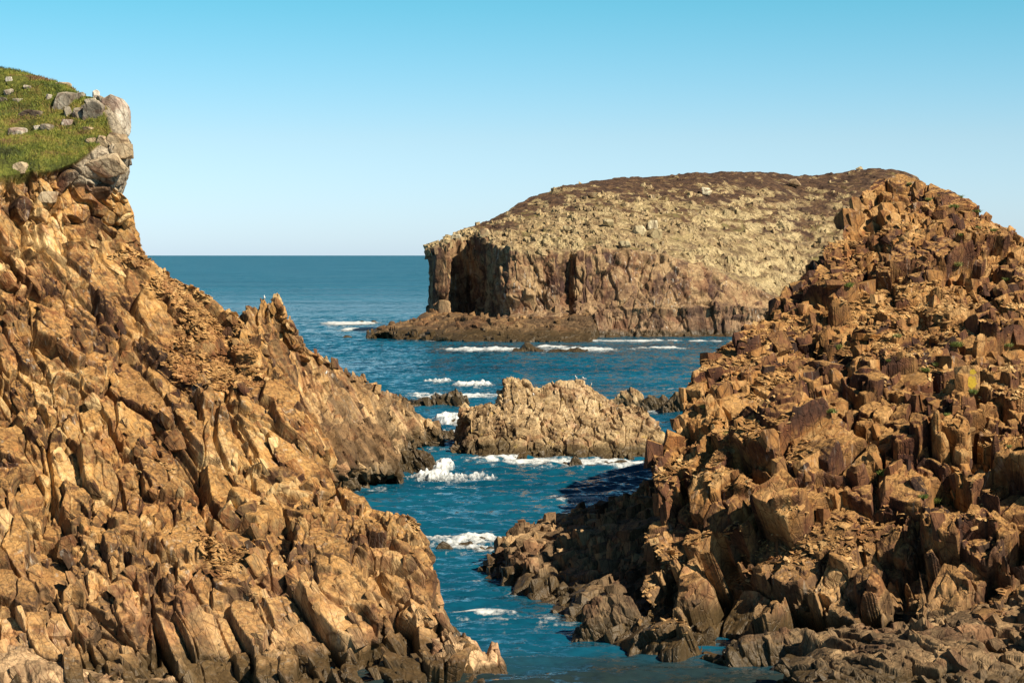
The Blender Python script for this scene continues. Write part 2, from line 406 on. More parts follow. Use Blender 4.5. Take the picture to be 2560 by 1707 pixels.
    if scree:
        cand = np.where((scr > 0.35) & (P[:, 2] > 1.0) & (col[:, 2] < 0.5))[0]
        if len(cand):
            i = rs.choice(cand, scree)
            sz = scree_size[0]*np.exp(rs.normal(size=scree)*0.6)[:, None]*np.array([1.0, 0.65, 0.0]) + np.array([0, 0, 1.0])*scree_size[1]*np.exp(rs.normal(size=scree)*0.4)[:, None]
            nn = N1[i]*0.6 + np.array([0, 0, 0.5]) + rs.normal(size=(scree, 3))*0.35; nn /= np.linalg.norm(nn, axis=1, keepdims=True)
            sz[:, :2] = np.minimum(sz[:, :2], scree_size[0]*2.6); rot = rand_rot(scree, align(nn), 0.9, rs)
            rot = align(rot[:, 2]*0.35 + nn)*1.0; nrm = np.linalg.norm(rot, axis=2, keepdims=True); rot = rot/nrm
            sp = rs.random(scree)*6.283; ca, sa = np.cos(sp)[:, None], np.sin(sp)[:, None]
            r0 = rot[:, 0]*ca + rot[:, 1]*sa; r1 = -rot[:, 0]*sa + rot[:, 1]*ca; rot = np.stack([r0, r1, rot[:, 2]], 1)
            pos = Pf[i] + N1[i]*(0.06*rs.random(scree))[:, None]
            tn = np.zeros((scree, 4)); tn[:, 0] = rs.random(scree); tn[:, 1] = rs.random(scree)
            S = scatter(pos, rot, sz, TPL_FLAT, tn, rs)
    T = np.concatenate(Ts) if Ts else None
    return np.concatenate(Vs), Q, T, np.concatenate(Cs), dict(P=Pf, N=N1, G=G1, scr=scr, col=col, nr=nr, ncl=ncl, scree=S)

def rows_to_grid(rows):
    """rows of (px, py, D) lists with equal counts"""
    return np.array([[W(*p) for p in r] for r in rows])

def xrows(xs, rows):
    """rows given as lists of (x, y, D) knots, evaluated at the photo columns xs"""
    C = []
    for r in rows:
        r = np.array(r, float); y = np.interp(xs, r[:, 0], r[:, 1]); D = np.interp(xs, r[:, 0], r[:, 2]); C.append(W(xs, y, D))
    return np.array(C)

HARD = [((3.4, 1.9, 1.2), 0.50, 0.16, 0.10, 4.0), ((1.3, 0.8, 0.5), 0.20, 0.16, 0.06, 4.0), ((0.5, 0.34, 0.22), 0.075, 0.13, 0.0, 3.0)]
def scaled(levels, s, a=1.0): return [(tuple(x*s for x in l[0]), l[1]*s*a, l[2]*a, l[3]*s, l[4]) for l in levels]

TURF = [(0.28, (0.025, 0.022, 0.010)), (0.40, (0.06, 0.070, 0.012)), (0.50, (0.10, 0.115, 0.016)), (0.58, (0.17, 0.155, 0.030)), (0.68, (0.17, 0.10, 0.04))]
WARM = [(0.20, (0.045, 0.024, 0.014)), (0.33, (0.11, 0.052, 0.026)), (0.43, (0.175, 0.108, 0.046)), (0.51, (0.27, 0.125, 0.045)), (0.59, (0.31, 0.20, 0.088)), (0.69, (0.48, 0.255, 0.078)), (0.82, (0.66, 0.46, 0.22))]
RED = [(0.20, (0.032, 0.016, 0.011)), (0.36, (0.085, 0.036, 0.020)), (0.48, (0.155, 0.068, 0.030)), (0.58, (0.22, 0.115, 0.042)), (0.70, (0.34, 0.165, 0.050)), (0.84, (0.48, 0.29, 0.12))]

# ================================================================== LEFT CLIFF
FL = frame((0.52, -0.30, -0.80), (0.85, -0.10, 0.45))
silL = [(1195, 1712, 111.5), (1156, 1625, 117), (1108, 1480, 121), (1090, 1400, 124), (1010, 1295, 129), (930, 1262, 132), (865, 1200, 135), (820, 1080, 139),
        (775, 1000, 142), (700, 910, 147), (610, 830, 152), (545, 765, 154), (446, 700, 155), (366, 640, 156), (345, 600, 156), (332, 548, 155),
        (328, 505, 154), (286, 466, 153), (300, 430, 152.3), (320, 380, 152), (316, 350, 152.5), (300, 325, 153.5), (284, 285, 155), (256, 246, 157), (222, 241, 159)]
yl = [1716, 1655, 1540, 1460, 1380, 1310, 1220, 1120, 1030, 940, 850, 780, 720, 660, 600, 550, 505, 470, 440, 400, 350, 300, 240, 180, 120]
Dl = [109.5, 110.6, 112.5, 115, 118, 121, 124.5, 127.5, 130.5, 132.5, 134.5, 136.5, 138, 139, 140, 141, 142, 143, 144.5, 147, 151, 156, 161, 166, 171]
rows = []
for k, (s, y, D) in enumerate(zip(silL, yl, Dl)):
    fr = np.array([0, .15, .3, .45, .6, .72, .84, .93, 1.0]); xx = -260 + (s[0]+260)*fr
    yy = y + (s[1]-y)*fr; dd = D + (s[2]-D)*fr**1.6
    if k >= 23:   # skyline of the grassy top
        sky_y = np.interp(xx, [-260, 0, 80, 150, 190, 215, 225], [105, 166, 184, 204, 226, 238, 240]); yy = sky_y if k == 24 else sky_y*0.55 + yy*0.45
    pts = [tuple(t) for t in zip(xx, yy, dd)]
    rows.append([W(*p) for p in pts])
rows = np.array(rows)
wrap1 = rows[:, -1] + np.array([-0.6, 5.0, -0.8]); wrap2 = rows[:, -1] + np.array([-5.0, 22.0, -4.0]); wrap2[:, 2] = np.maximum(wrap2[:, 2], -3)
C = np.concatenate([rows, wrap1[:, None], wrap2[:, None]], 1)
C = np.concatenate([C[:, :1] + np.array([-24, 3.0, 0.6]), C], 1)
under = C[:1] + np.array([0, -1.5, -4.0]); back = C[-1:] + np.array([-3.6, 14.0, -1.5]); back2 = C[-1:] + np.array([-13.0, 45.0, -6.0])
C = np.concatenate([under, C, back, back2], 0)

def fracs(fv, fu, nr, ncl):
    return np.repeat(fv, ncl), np.tile(fu, nr)
def turf_line(P, fv, fu, nr, ncl):
    v, u = fracs(fv, fu, nr, ncl); return v, u, 0.9*fbm(P, 5.0, 4, 301)
def mask_left(P, fv, fu, nr, ncl):
    v, u, n = turf_line(P, fv, fu, nr, ncl)
    g = smooth(18.9, 19.2, v - 2.6*smooth(4.6, 7.9, u) + 1.0*n)          # turf above the rock line, thinning toward the cap
    g = g*(1-smooth(7.0, 7.5, u - 0.8*n - 0.35*(v > 23.2)))
    g = np.maximum(g, smooth(18.35, 18.6, v + 1.2*n)*(1-smooth(1.4, 2.2, u+n))*0.9)
    a = smooth(17.6, 18.2, v + 0.8*n)*smooth(5.2, 5.9, u + 0.7*n)*(1-g)
    return g, a
def amp_left(P, fv, fu, nr, ncl):
    v, u, n = turf_line(P, fv, fu, nr, ncl); g, a = mask_left(P, fv, fu, nr, ncl)
    return np.clip(1 - 0.90*g - 0.75*a - 0.35*smooth(13, 16.5, v)*smooth(4.5, 6.5, u)*(1-g-a), 0.05, 1)
LVL = [((22, 6.0, 3.4), 0.45, 0.04, 0.5, 4.0), ((6.5, 2.8, 1.6), 0.50, 0.22, 0.30, 4.0), ((2.6, 1.3, 0.8), 0.24, 0.20, 0.14, 4.0), ((1.1, 0.6, 0.35), 0.05, 0.12, 0.0, 4.0)]
def scree_left(P, v, u):      # loose flakes gather along the ridge and high on the face
    return smooth(0.15, 0.75, 0.5*vnoise(P/6.0, 77) + 0.25*vnoise(P/1.7, 78) + 0.75*smooth(4.5, 7.5, u)*smooth(8.0, 11.0, v) - 0.05)
V, Q, T, col, GL = build_cliff(C, 1650, 1450, FL, LVL, 21, big=(11, 1.8), terr=(7.0, 1.1, 0.12, 0.0), amp_fn=amp_left, mask_fn=mask_left, big_fn=lambda P, v, u: 1-0.9*smooth(14, 17, v)*smooth(5, 6.5, u),
                               blocks=1700, bsize=(0.40, 0.2), bj=0.15, bias=0.55, thin=0, u0=1, scree=24000, scree_size=(0.15, 0.03), scree_fn=scree_left)
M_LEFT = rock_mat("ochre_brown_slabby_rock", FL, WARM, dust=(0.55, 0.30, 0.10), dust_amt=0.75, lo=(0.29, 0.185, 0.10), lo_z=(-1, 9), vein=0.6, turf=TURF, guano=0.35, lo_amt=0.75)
link("left_cliff", mesh_from("left_cliff", V, Q, T, col), M_LEFT, kind='structure', label="tall ochre and brown slabby cliff with green turf on top, filling the left side", cat="cliff")
M_SCREE = rock_mat("loose_flat_scree", FL, [(0.2, (0.22, 0.11, 0.04)), (0.45, (0.40, 0.22, 0.08)), (0.6, (0.52, 0.31, 0.12)), (0.8, (0.60, 0.40, 0.18))], dust_amt=0.3, lo_amt=0.2, bump=0.4)
v, t, c = GL['scree']; link("scree", mesh_from("scree", v, None, t, c), M_SCREE, kind='stuff', label="orange flakes of loose scree lying on the ledges of the left cliff", cat="scree")

# ================================================================== RIGHT CLIFF
FR_ = frame((0.12, -0.22, -0.95), (0.55, -0.80, 0.1))
silR = [(1600, 1625, 121), (1606, 1560, 125.5), (1618, 1450, 129.5), (1628, 1320, 133), (1632, 1200, 136), (1640, 1130, 139), (1668, 1075, 141), (1700, 1000, 144), (1712, 955, 146),
        (1745, 905, 150), (1790, 868, 153), (1850, 835, 156), (1905, 785, 160), (1960, 722, 165), (2040, 640, 170), (2085, 572, 174), (2115, 515, 177), (2150, 465, 180), (2215, 432, 184)]
yr = [1700, 1650, 1570, 1480, 1400, 1320, 1240, 1170, 1100, 1040, 980, 920, 870, 820, 775, 735, 700, 670, 640]
Dr = [111, 112.5, 115, 118, 120.5, 123, 126, 129, 132, 135, 139, 143, 147, 151, 156, 161, 166, 171, 176]
rows = []
for k, (s, y, D) in enumerate(zip(silR, yr, Dr)):
    fr = np.array([0, .07, .16, .28, .4, .55, .7, .85, 1.0]); xx = s[0] + (2800-s[0])*fr
    yy = s[1] + (y-s[1])*fr; dd = s[2] + (D-s[2])*(1-(1-fr)**1.4)
    if k == 18: yy = np.interp(xx, [2215, 2250, 2290, 2350, 2440, 2500, 2560, 2800], [432, 425, 430, 458, 505, 540, 572, 655])
    if k == 0: yy = np.interp(xx, [1600, 1700, 1850, 2050, 2800], [1625, 1650, 1668, 1685, 1700]); dd = WD(yy, -0.3)
    rows.append([W(*p) for p in zip(xx, yy, dd)])
rows = np.array(rows)
w1 = rows[:, 0] + np.array([0.8, 5.0, -0.8]); w2 = rows[:, 0] + np.array([6.0, 24.0, -4.0])
C = np.concatenate([w2[:, None], w1[:, None], rows, rows[:, -1:]*np.array([1, 1, 0.72]) + np.array([24, 3.0, -0.1])], 1)
C = np.concatenate([C[:1] + np.array([0, -1.5, -4.0]), C, C[-1:] + np.array([2.6, 10.0, -3.0]), C[-1:] + np.array([11, 40.0, -16.0])], 0)
def gully(P, fv, fu, nr, ncl):      # the deep vertical clefts and buttresses of the right cliff
    x = P[:, 0] + 0.10*P[:, 2]; z = P[:, 2]
    n = fbm(P, 8.0, 3, 411)
    rib = vnoise(np.stack([x/4.2 + 0.5*n, z/16.0, z*0], -1), 412)
    return 1.5*np.sign(rib)*np.abs(rib)**0.6*smooth(0.5, 4, z)
LVR = [((10, 7.0, 5.5), 0.8, 0.10, 0.5, 4.0), ((5.0, 3.1, 2.4), 0.60, 0.24, 0.30, 4.0), ((2.0, 1.4, 1.0), 0.28, 0.20, 0.14, 4.0), ((0.8, 0.55, 0.4), 0.05, 0.12, 0.0, 4.0)]
V, Q, T, col, GR = build_cliff(C, 1600, 1450, FR_, LVR, 57, big=(10, 2.2), terr=(5.2, 2.3, -0.10, 0.0), pre=gully,
                               blocks=1500, bsize=(0.45, 0.2), bias=1.1, scree_fn=lambda P, v, u: smooth(-0.35, 0.25, vnoise(P/6.0, 91) + 0.5*smooth(6, 13, v) - 0.25), thin=-1, amp_fn=lambda P, fv, fu, nr, ncl: np.repeat(1-0.55*smooth(17.3, 19.0, fv), ncl)*np.tile(0.6+0.4*smooth(2.0, 3.6, fu), nr), block_fn=lambda P, v, u: 0.25 + smooth(6.0, 12.0, v), scree=22000, scree_size=(0.15, 0.03), bj=0.25)
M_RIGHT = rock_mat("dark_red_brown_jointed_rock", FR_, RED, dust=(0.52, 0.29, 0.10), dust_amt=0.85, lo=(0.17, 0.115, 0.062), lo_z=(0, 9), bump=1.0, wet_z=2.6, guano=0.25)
link("right_cliff", mesh_from("right_cliff", V, Q, T, col), M_RIGHT, kind='structure', label="dark reddish-brown jointed cliff rising to a peak on the right, with sandy scree ledges", cat="cliff")
v, t, c = GR['scree']; link("scree", mesh_from("scree", v, None, t, c), M_SCREE, kind='stuff', label="sandy orange flakes of loose scree on the terraces of the right cliff", cat="scree")

# ================================================================== LOW LEDGES AND FOREGROUND ROCKS
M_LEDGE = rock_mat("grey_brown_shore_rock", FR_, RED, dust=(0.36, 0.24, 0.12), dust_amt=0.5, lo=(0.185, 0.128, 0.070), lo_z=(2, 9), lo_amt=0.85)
def shelf(name, xs, rws, n, Fr, lv, seed, mat, big=(5, 0.6), blocks=600, bsize=(0.3, 0.2), **kw):
    C = xrows(np.array(xs, float), rws)
    dy = rws[-1][0][2]
    C = np.concatenate([C[:1] + np.array([0, -1.0, -3.0]), C, C[-1:] + np.array([0, 3.0, -2.5]), C[-1:] + np.array([0, 6.0, -30.0])], 0)
    C[-1, :, 2] = -3.0
    for a, b in ((0, -1.5), (-1, 1.5)):     # close the ends under water
        E = C[:, a:a+1] if a == 0 else C[:, -1:]
        E = E.copy(); E[..., 0] += b; E[..., 2] = -3.0
        C = np.concatenate([E, C], 1) if a == 0 else np.concatenate([C, E], 1)
    V, Q, T, col, g = build_cliff(C, n[1], n[0], Fr, lv, seed, big=big, blocks=blocks, bsize=bsize, **kw)
    return link(name, mesh_from(name, V, Q, T, col), mat, **{}), g
def lab(o, label, cat, group=None, kind=None):
    o['label'] = label; o['category'] = cat
    if group: o['group'] = group
    if kind: o['kind'] = kind
    return o

def wl_row(pts, z=-0.1): return [(x, y, WD(y, z)) for x, y in pts]
o, g = shelf("rock_ledge", np.linspace(1262, 1760, 24),
    [wl_row([(1262, 1440), (1320, 1500), (1450, 1560), (1600, 1625), (1760, 1660)]),
     [(1262, 1425, 149), (1290, 1390, 147), (1330, 1440, 143), (1420, 1470, 138), (1480, 1500, 133), (1600, 1540, 128), (1760, 1560, 125)],
     [(1262, 1410, 150), (1295, 1360, 149), (1400, 1370, 147), (1480, 1400, 143), (1600, 1420, 137), (1760, 1450, 134)],
     [(1262, 1405, 152), (1296, 1340, 152), (1400, 1320, 152), (1520, 1310, 149), (1640, 1320, 144), (1760, 1320, 142)],
     [(1262, 1400, 156), (1300, 1325, 156), (1430, 1285, 158), (1540, 1258, 160), (1600, 1240, 160), (1640, 1215, 160), (1760, 1200, 160)]],
    (650, 520), FR_, scaled(LVR, 0.8, 1.0), 91, M_LEDGE, big=(5, 0.8), blocks=700, bsize=(0.42, 0.2))
lab(o, "blocky brown rock ledge jutting into the channel at the foot of the right cliff", "rock ledge", kind='structure')
LVF = [((2.6, 1.5, 0.8), 0.42, 0.25, 0.10, 4.0), ((1.1, 0.6, 0.4), 0.20, 0.2, 0.05, 4.0), ((0.45, 0.3, 0.2), 0.07, 0.13, 0.0, 3.0)]
FF = frame((0.62, -0.25, -0.70), (0.6, 0.5, 0.55))
o, g = shelf("rock_platform", np.linspace(1990, 2750, 24),
    [[(1990, 1720, 108.5), (2100, 1760, 105), (2750, 1790, 103)],
     [(1990, 1690, 110.5), (2100, 1700, 108), (2750, 1700, 106)],
     [(1990, 1670, 112), (2080, 1640, 111), (2300, 1630, 110), (2750, 1600, 109)],
     [(1990, 1650, 114), (2060, 1612, 114), (2300, 1580, 113.5), (2750, 1540, 113)],
     [(1990, 1640, 116.5), (2050, 1585, 118), (2250, 1545, 118), (2400, 1510, 118), (2750, 1490, 118)]],
    (700, 420), FF, [((12, 8, 6), 0.4, 0.05, 0.3, 4.0), ((6.0, 3.0, 2.0), 0.75, 0.26, 0.4, 4.0), ((2.8, 1.6, 1.0), 0.34, 0.22, 0.2, 4.0), ((1.1, 0.7, 0.4), 0.08, 0.15, 0.0, 4.0)], 93, M_LEDGE, big=(4, 1.0), blocks=200, bsize=(0.34, 0.2))
lab(o, "jumble of dark tilted slabs along the bottom right corner", "rock platform", kind='structure')
M_BEIGE = rock_mat("smooth_beige_shore_rock", FL, WARM, dust=(0.42, 0.29, 0.15), dust_amt=0.5, lo=(0.34, 0.23, 0.13), lo_z=(6, 12), lo_amt=0.9, wet_z=0.5)
o, g = shelf("shore_rock", np.linspace(-120, 470, 20),
    [[(-120, 1760, 104), (470, 1740, 108)],
     [(-120, 1720, 108), (250, 1716, 109), (470, 1712, 110.5)],
     [(-120, 1660, 109.5), (100, 1660, 109.5), (250, 1695, 110), (470, 1708, 110.8)],
     [(-120, 1600, 112), (60, 1612, 112), (130, 1640, 112), (200, 1665, 111.7), (330, 1695, 111.3), (470, 1704, 111.3)]],
    (420, 200), FL, scaled(LVF, 1.2, 0.55), 95, M_BEIGE, big=(3, 0.25), blocks=60)
lab(o, "smooth beige shore rock in the bottom left corner", "shore rock")
o, g = shelf("shore_rock", np.linspace(1095, 1262, 16),
    [wl_row([(1095, 1690), (1180, 1690), (1262, 1690)]),
     [(1095, 1660, 114.5), (1150, 1640, 115), (1200, 1650, 115), (1262, 1688, 114)],
     [(1095, 1610, 117), (1130, 1592, 117.5), (1165, 1585, 117.5), (1195, 1600, 117.5), (1215, 1635, 117), (1228, 1600, 117.5), (1245, 1612, 117), (1255, 1660, 116), (1262, 1684, 115)]],
    (260, 200), frame((0.3, -0.2, -0.93), (0.9, 0, 0.3)), scaled(LVF, 0.8, 1.0), 97, M_BEIGE, big=(2, 0.15), blocks=80, bsize=(0.2, 0.1))
lab(o, "knobbly rock at the foot of the left cliff, washed by the channel", "shore rock")

# ================================================================== SECOND SPUR BEHIND THE LEFT CLIFF
FS = frame((0.38, -0.2, -0.88), (0.9, 0.1, 0.35))
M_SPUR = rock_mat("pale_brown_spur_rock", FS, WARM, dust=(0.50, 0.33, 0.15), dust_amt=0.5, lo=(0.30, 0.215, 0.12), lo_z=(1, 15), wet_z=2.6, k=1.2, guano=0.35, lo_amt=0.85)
o, SPUR = shelf("rock_spur", np.linspace(470, 1118, 40),
    [wl_row([(470, 1290), (780, 1250), (880, 1228), (985, 1205), (1000, 1150), (1020, 1118), (1118, 1098)]),
     [(470, 1180, 180), (780, 1170, 195), (900, 1170, 202), (985, 1175, 206), (1000, 1135, 235), (1060, 1110, 246), (1118, 1096, 258)],
     [(470, 1060, 186), (700, 1060, 195), (850, 1130, 205), (930, 1125, 210), (985, 1130, 214), (1010, 1110, 240), (1060, 1095, 248), (1118, 1093, 258)],
     [(470, 930, 192), (700, 960, 200), (800, 990, 214), (900, 1060, 222), (980, 1080, 236), (1040, 1075, 246), (1080, 1080, 252), (1118, 1091, 258)],
     [(470, 860, 196), (580, 840, 202), (640, 830, 204), (700, 830, 206), (760, 890, 214), (850, 930, 228), (950, 990, 240), (1000, 1015, 246), (1050, 1050, 252), (1118, 1090, 258)],
     [(470, 800, 200), (570, 815, 204), (588, 795, 206), (606, 776, 207), (636, 764, 207), (656, 734, 208), (698, 722, 208), (718, 745, 209), (734, 800, 211), (752, 846, 214), (775, 872, 220),
      (830, 895, 230), (860, 915, 234), (905, 938, 240), (950, 972, 246), (1000, 1000, 251), (1050, 1040, 256), (1085, 1062, 259), (1118, 1088, 260)]],
    (900, 700), FS, scaled(LVL, 0.75, 1.0), 131, M_SPUR, big=(7, 0.8), terr=(4.0, 1.3, 0.1, 0.0), bias=0.45, blocks=700, bsize=(0.34, 0.2))
lab(o, "pale brown rock spur with a pointed pinnacle sloping into the sea behind the left cliff", "rock spur", kind='structure')
M_WET = rock_mat("dark_wet_rock", FS, RED, dust=(0.16, 0.12, 0.07), dust_amt=0.4, lo=(0.11, 0.075, 0.035), lo_z=(8, 14), lo_amt=1.0, wet_z=3.0)
M_WETB = rock_mat("dark_knobbly_rock", FS, RED, dust=(0.15, 0.11, 0.06), dust_amt=0.3, lo=(0.125, 0.076, 0.036), lo_z=(8, 14), lo_amt=1.0, wet_z=3.2)
def rock(name, x0, x1, yb, yt, mat, seed, label, cat="sea rock", group=None, n=(160, 110), lv=None, prof=None, depth=None, big=None, z0=-0.1, blocks=60):
    D0 = WD(yb, z0); wdt = (x1-x0)/F*D0; dep = depth or wdt*0.45; s = wdt/6.0
    prof = prof or [(0, 0.1), (0.2, 0.8), (0.45, 1.0), (0.75, 0.75), (1, 0.1)]
    xs = np.linspace(x0, x1, 14); pr = np.interp((xs-x0)/(x1-x0), [p[0] for p in prof], [p[1] for p in prof])
    D1 = D0 + dep*0.55; ztop = H - (yt-HY)*D1/F
    top = [(x, HY + (H-ztop*p)*F/D1, D1) for x, p in zip(xs, pr)]
    mid = [(x, HY + (H-ztop*p*0.72)*F/(D0+dep*0.2), D0+dep*0.2) for x, p in zip(xs, pr)]
    bot = [(x, yb, D0) for x in xs]
    o, g = shelf(name, xs, [bot, mid, top], n, FS, lv or scaled(LVF, max(0.25, min(1.3, s)), 0.8), seed, mat, big=big or (wdt/3, wdt*0.02), blocks=blocks, bsize=(max(0.12, 0.07*wdt), 0.1))
    return lab(o, label, cat, group)
o, g = shelf("wet_shore_rock", np.linspace(690, 992, 26),
    [wl_row([(690, 1262), (780, 1250), (880, 1226), (960, 1212), (992, 1204)], -0.1),
     [(690, 1190, 188), (780, 1180, 195), (880, 1170, 201), (960, 1170, 207), (992, 1190, 206)],
     [(690, 1120, 190), (780, 1110, 198), (880, 1100, 206), (960, 1120, 210), (992, 1150, 209)],
     [(690, 1075, 194), (780, 1062, 203), (850, 1048, 208), (920, 1055, 214), (965, 1075, 215), (992, 1120, 213)]],
    (420, 340), FS, [((3.4, 2.2, 1.6), 0.55, 0.2, 0.2, 3.0), ((1.3, 0.9, 0.7), 0.28, 0.2, 0.1, 3.0), ((0.5, 0.4, 0.3), 0.08, 0.12, 0.0, 3.0)], 137, M_WETB, big=(4, 0.8), blocks=160, bsize=(0.4, 0.2))
lab(o, "dark glistening knobbly rocks at the water below the left spur", "shore rock")
rock("sea_rock", 985, 1086, 1184, 1124, M_WET, 141, "dark wet block struck by a breaking wave below the left spur", prof=[(0, .9), (.3, 1), (.75, .97), (.9, .8), (1, .3)], n=(220, 160))

# ================================================================== MIDDLE ISLET
FI = frame((0.18, -0.25, -0.93), (0.95, -0.1, 0.2))
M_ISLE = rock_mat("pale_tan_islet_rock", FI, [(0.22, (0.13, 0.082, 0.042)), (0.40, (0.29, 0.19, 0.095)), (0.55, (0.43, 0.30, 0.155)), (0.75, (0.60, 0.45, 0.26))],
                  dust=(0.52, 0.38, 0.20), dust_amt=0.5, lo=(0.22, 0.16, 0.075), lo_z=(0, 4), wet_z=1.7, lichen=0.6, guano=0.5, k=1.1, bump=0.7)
xs = np.linspace(1140, 1672, 44)
o, g = shelf("rocky_islet", xs,
    [wl_row([(1140, 1133), (1180, 1142), (1350, 1148), (1672, 1156)]),
     [(1140, 1125, 240), (1175, 1105, 240), (1300, 1100, 238), (1500, 1110, 236), (1672, 1150, 233)],
     [(1140, 1122, 242), (1165, 1080, 243), (1250, 1060, 242), (1400, 1050, 242), (1550, 1070, 241), (1640, 1105, 238), (1672, 1145, 235)],
     [(1140, 1122, 244), (1166, 1040, 247), (1255, 1020, 247), (1320, 1000, 247), (1480, 1005, 247), (1600, 1045, 245), (1650, 1090, 242), (1672, 1140, 238)],
     [(1140, 1122, 247), (1168, 1016, 251), (1245, 1006, 251), (1256, 975, 252), (1262, 940, 252), (1285, 936, 252), (1330, 950, 252), (1345, 968, 252), (1375, 948, 252), (1400, 941, 252), (1480, 944, 252),
      (1502, 962, 252), (1520, 975, 252), (1550, 1000, 252), (1600, 1018, 250), (1640, 1045, 249), (1662, 1085, 246), (1672, 1130, 242)]],
    (900, 620), FI, [((11, 5.0, 3.5), 0.8, 0.10, 0.4, 4.0), ((4.5, 2.2, 1.3), 0.5, 0.16, 0.22, 4.0), ((2.0, 1.0, 0.6), 0.25, 0.16, 0.12, 4.0), ((0.9, 0.5, 0.3), 0.07, 0.12, 0.0, 3.0)], 151, M_ISLE, bias=0.35, big=(6, 0.8), blocks=350, bsize=(0.3, 0.2))
lab(o, "pale tan craggy islet in the middle of the channel with white surf along its foot", "islet")
ISLE = g

# ================================================================== FAR HEADLAND
FH = frame((0.10, -0.1, -0.99), (0.75, -0.65, 0.1))
M_HEAD = rock_mat("purplish_brown_headland_rock", FH, [(0.22, (0.08, 0.042, 0.034)), (0.38, (0.150, 0.088, 0.054)), (0.52, (0.255, 0.155, 0.083)), (0.68, (0.37, 0.25, 0.13))],
                  dust=(0.36, 0.25, 0.13), dust_amt=0.3, lo=(0.20, 0.13, 0.085), lo_z=(0, 14), wet_z=2.4, guano=0.75, k=1.8, grey=(0.385, 0.305, 0.165),
                  turf=[(0.25, (0.06, 0.034, 0.022)), (0.40, (0.12, 0.068, 0.036)), (0.50, (0.15, 0.105, 0.045)), (0.64, (0.17, 0.145, 0.055)), (0.82, (0.32, 0.26, 0.12))], turf_t=0.5, lo_amt=0.6)
top_edge = [(1072, 628), (1130, 606), (1180, 600), (1230, 612), (1330, 640), (1420, 632), (1500, 622), (1650, 640), (1750, 668), (1850, 705), (1900, 735), (2000, 790), (2700, 800)]
ty = lambda x: float(np.interp(x, [p[0] for p in top_edge], [p[1] for p in top_edge]))
crest = [(1072, 618), (1085, 612), (1110, 604), (1145, 585), (1178, 565), (1230, 545), (1290, 512), (1360, 482), (1440, 460), (1600, 441), (1750, 430), (1900, 428), (2000, 440), (2060, 436), (2170, 425), (2240, 424), (2300, 450), (2400, 520), (2560, 600), (2700, 640)]
xs = np.concatenate([[1073, 1080, 1090, 1105, 1118, 1122, 1128, 1140, 1170, 1200, 1225, 1240, 1252, 1262, 1275, 1300, 1340, 1380, 1396, 1402, 1412, 1425, 1440, 1460], np.arange(1480, 2300, 30), [2400, 2550, 2700]]).astype(float)
def Dof(x): return np.interp(x, [1073, 1085, 1118, 1122, 1160, 1200, 1252, 1275, 1396, 1404, 1425, 1440, 1700, 1900, 2700], [606, 594, 592, 608, 612, 600, 584, 578, 578, 583, 585, 580, 584, 590, 600])
Df = Dof(xs); dcr = np.interp(xs, [1073, 1145, 1300, 1600, 2000, 2700], [618, 632, 670, 730, 760, 780])
yc = np.interp(xs, [p[0] for p in crest], [p[1] for p in crest]); yt_ = np.interp(xs, [p[0] for p in top_edge], [p[1] for p in top_edge])
def cliff_y(f): return 800 + (yt_-800)*f
C = []
C.append(W(xs, np.full_like(xs, 862), Df-14)); C[-1][:, 2] = -4
lo_ = np.interp(xs, [1380, 1500], [0, 6.0]); C.append(W(xs, np.full_like(xs, 0), Df-9+lo_)); C[-1][:, 2] = 0.5
lz = np.interp(xs, [1073, 1200, 1400, 1600, 2700], [5.5, 6.5, 8, 9, 9])
c = W(xs, np.full_like(xs, 0), Df-7+lo_); c[:, 2] = lz*0.7; C.append(c)
c = W(xs, np.full_like(xs, 0), Df-1); c[:, 2] = lz; C.append(c)
ov = np.interp(xs, [1073, 1118, 1200, 1300, 2700], [-3.0, -1.5, 0, 0, 0])
slope = np.interp(xs, [1073, 1400, 1440, 1600, 2700], [1.0, 1.5, 6, 12, 16])
for f in (0.3, 0.6, 0.85, 1.0):
    C.append(W(xs, cliff_y(f), Df + slope*f + (ov if f > 0.8 else 0)))
De = Df + slope + ov
for f in (0.12, 0.3, 0.55, 0.8, 1.0):
    C.append(W(xs, yt_ + (yc-yt_)*(1-(1-f)**1.35), De + (dcr-De)*f))
C.append(C[-1] + np.array([6, 40, -4.0])); C.append(C[-1] + np.array([10, 60, -70.0]))
C = np.array(C)
E1 = C[:, 0] + np.array([0.5, 14, -0.6]); E2 = C[:, 0] + np.array([8, 60, -3.0])
C = np.concatenate([E2[:, None], E1[:, None], C], 1)
def mask_head(P, fv, fu, nr, ncl):
    v, u = fracs(fv, fu, nr, ncl); n = fbm(P, 16.0, 5, 611); n2 = fbm(P*np.array([1, 0.45, 3.0]), 5.0, 4, 612)
    rock_out = smooth(-0.02, 0.14, n2 + 0.35*fbm(P, 2.5, 3, 634) + 0.55*(1.0-smooth(8.2, 10.6, v + 0.9*n)) - 0.30*smooth(10.2, 11.5, v))
    top = smooth(7.0, 7.35, v + 0.5*n)
    return top*(1-rock_out), top*rock_out, np.clip(0.85 - 0.75*smooth(8.5, 10.5, v + 1.3*n) + 0.7*fbm(P, 3.0, 4, 633, 0.7), 0, 1)
def amp_head(P, fv, fu, nr, ncl):
    g, a, _ = mask_head(P, fv, fu, nr, ncl); return np.clip(1-0.65*g-0.40*a, 0.08, 1)
LVH = [((18, 12, 8.0), 0.9, 0.06, 0.4, 4.0), ((8, 5.0, 3.6), 0.65, 0.12, 0.4, 4.0), ((3.4, 2.2, 1.6), 0.42, 0.16, 0.25, 4.0), ((1.5, 1.1, 0.8), 0.18, 0.12, 0.0, 4.0)]
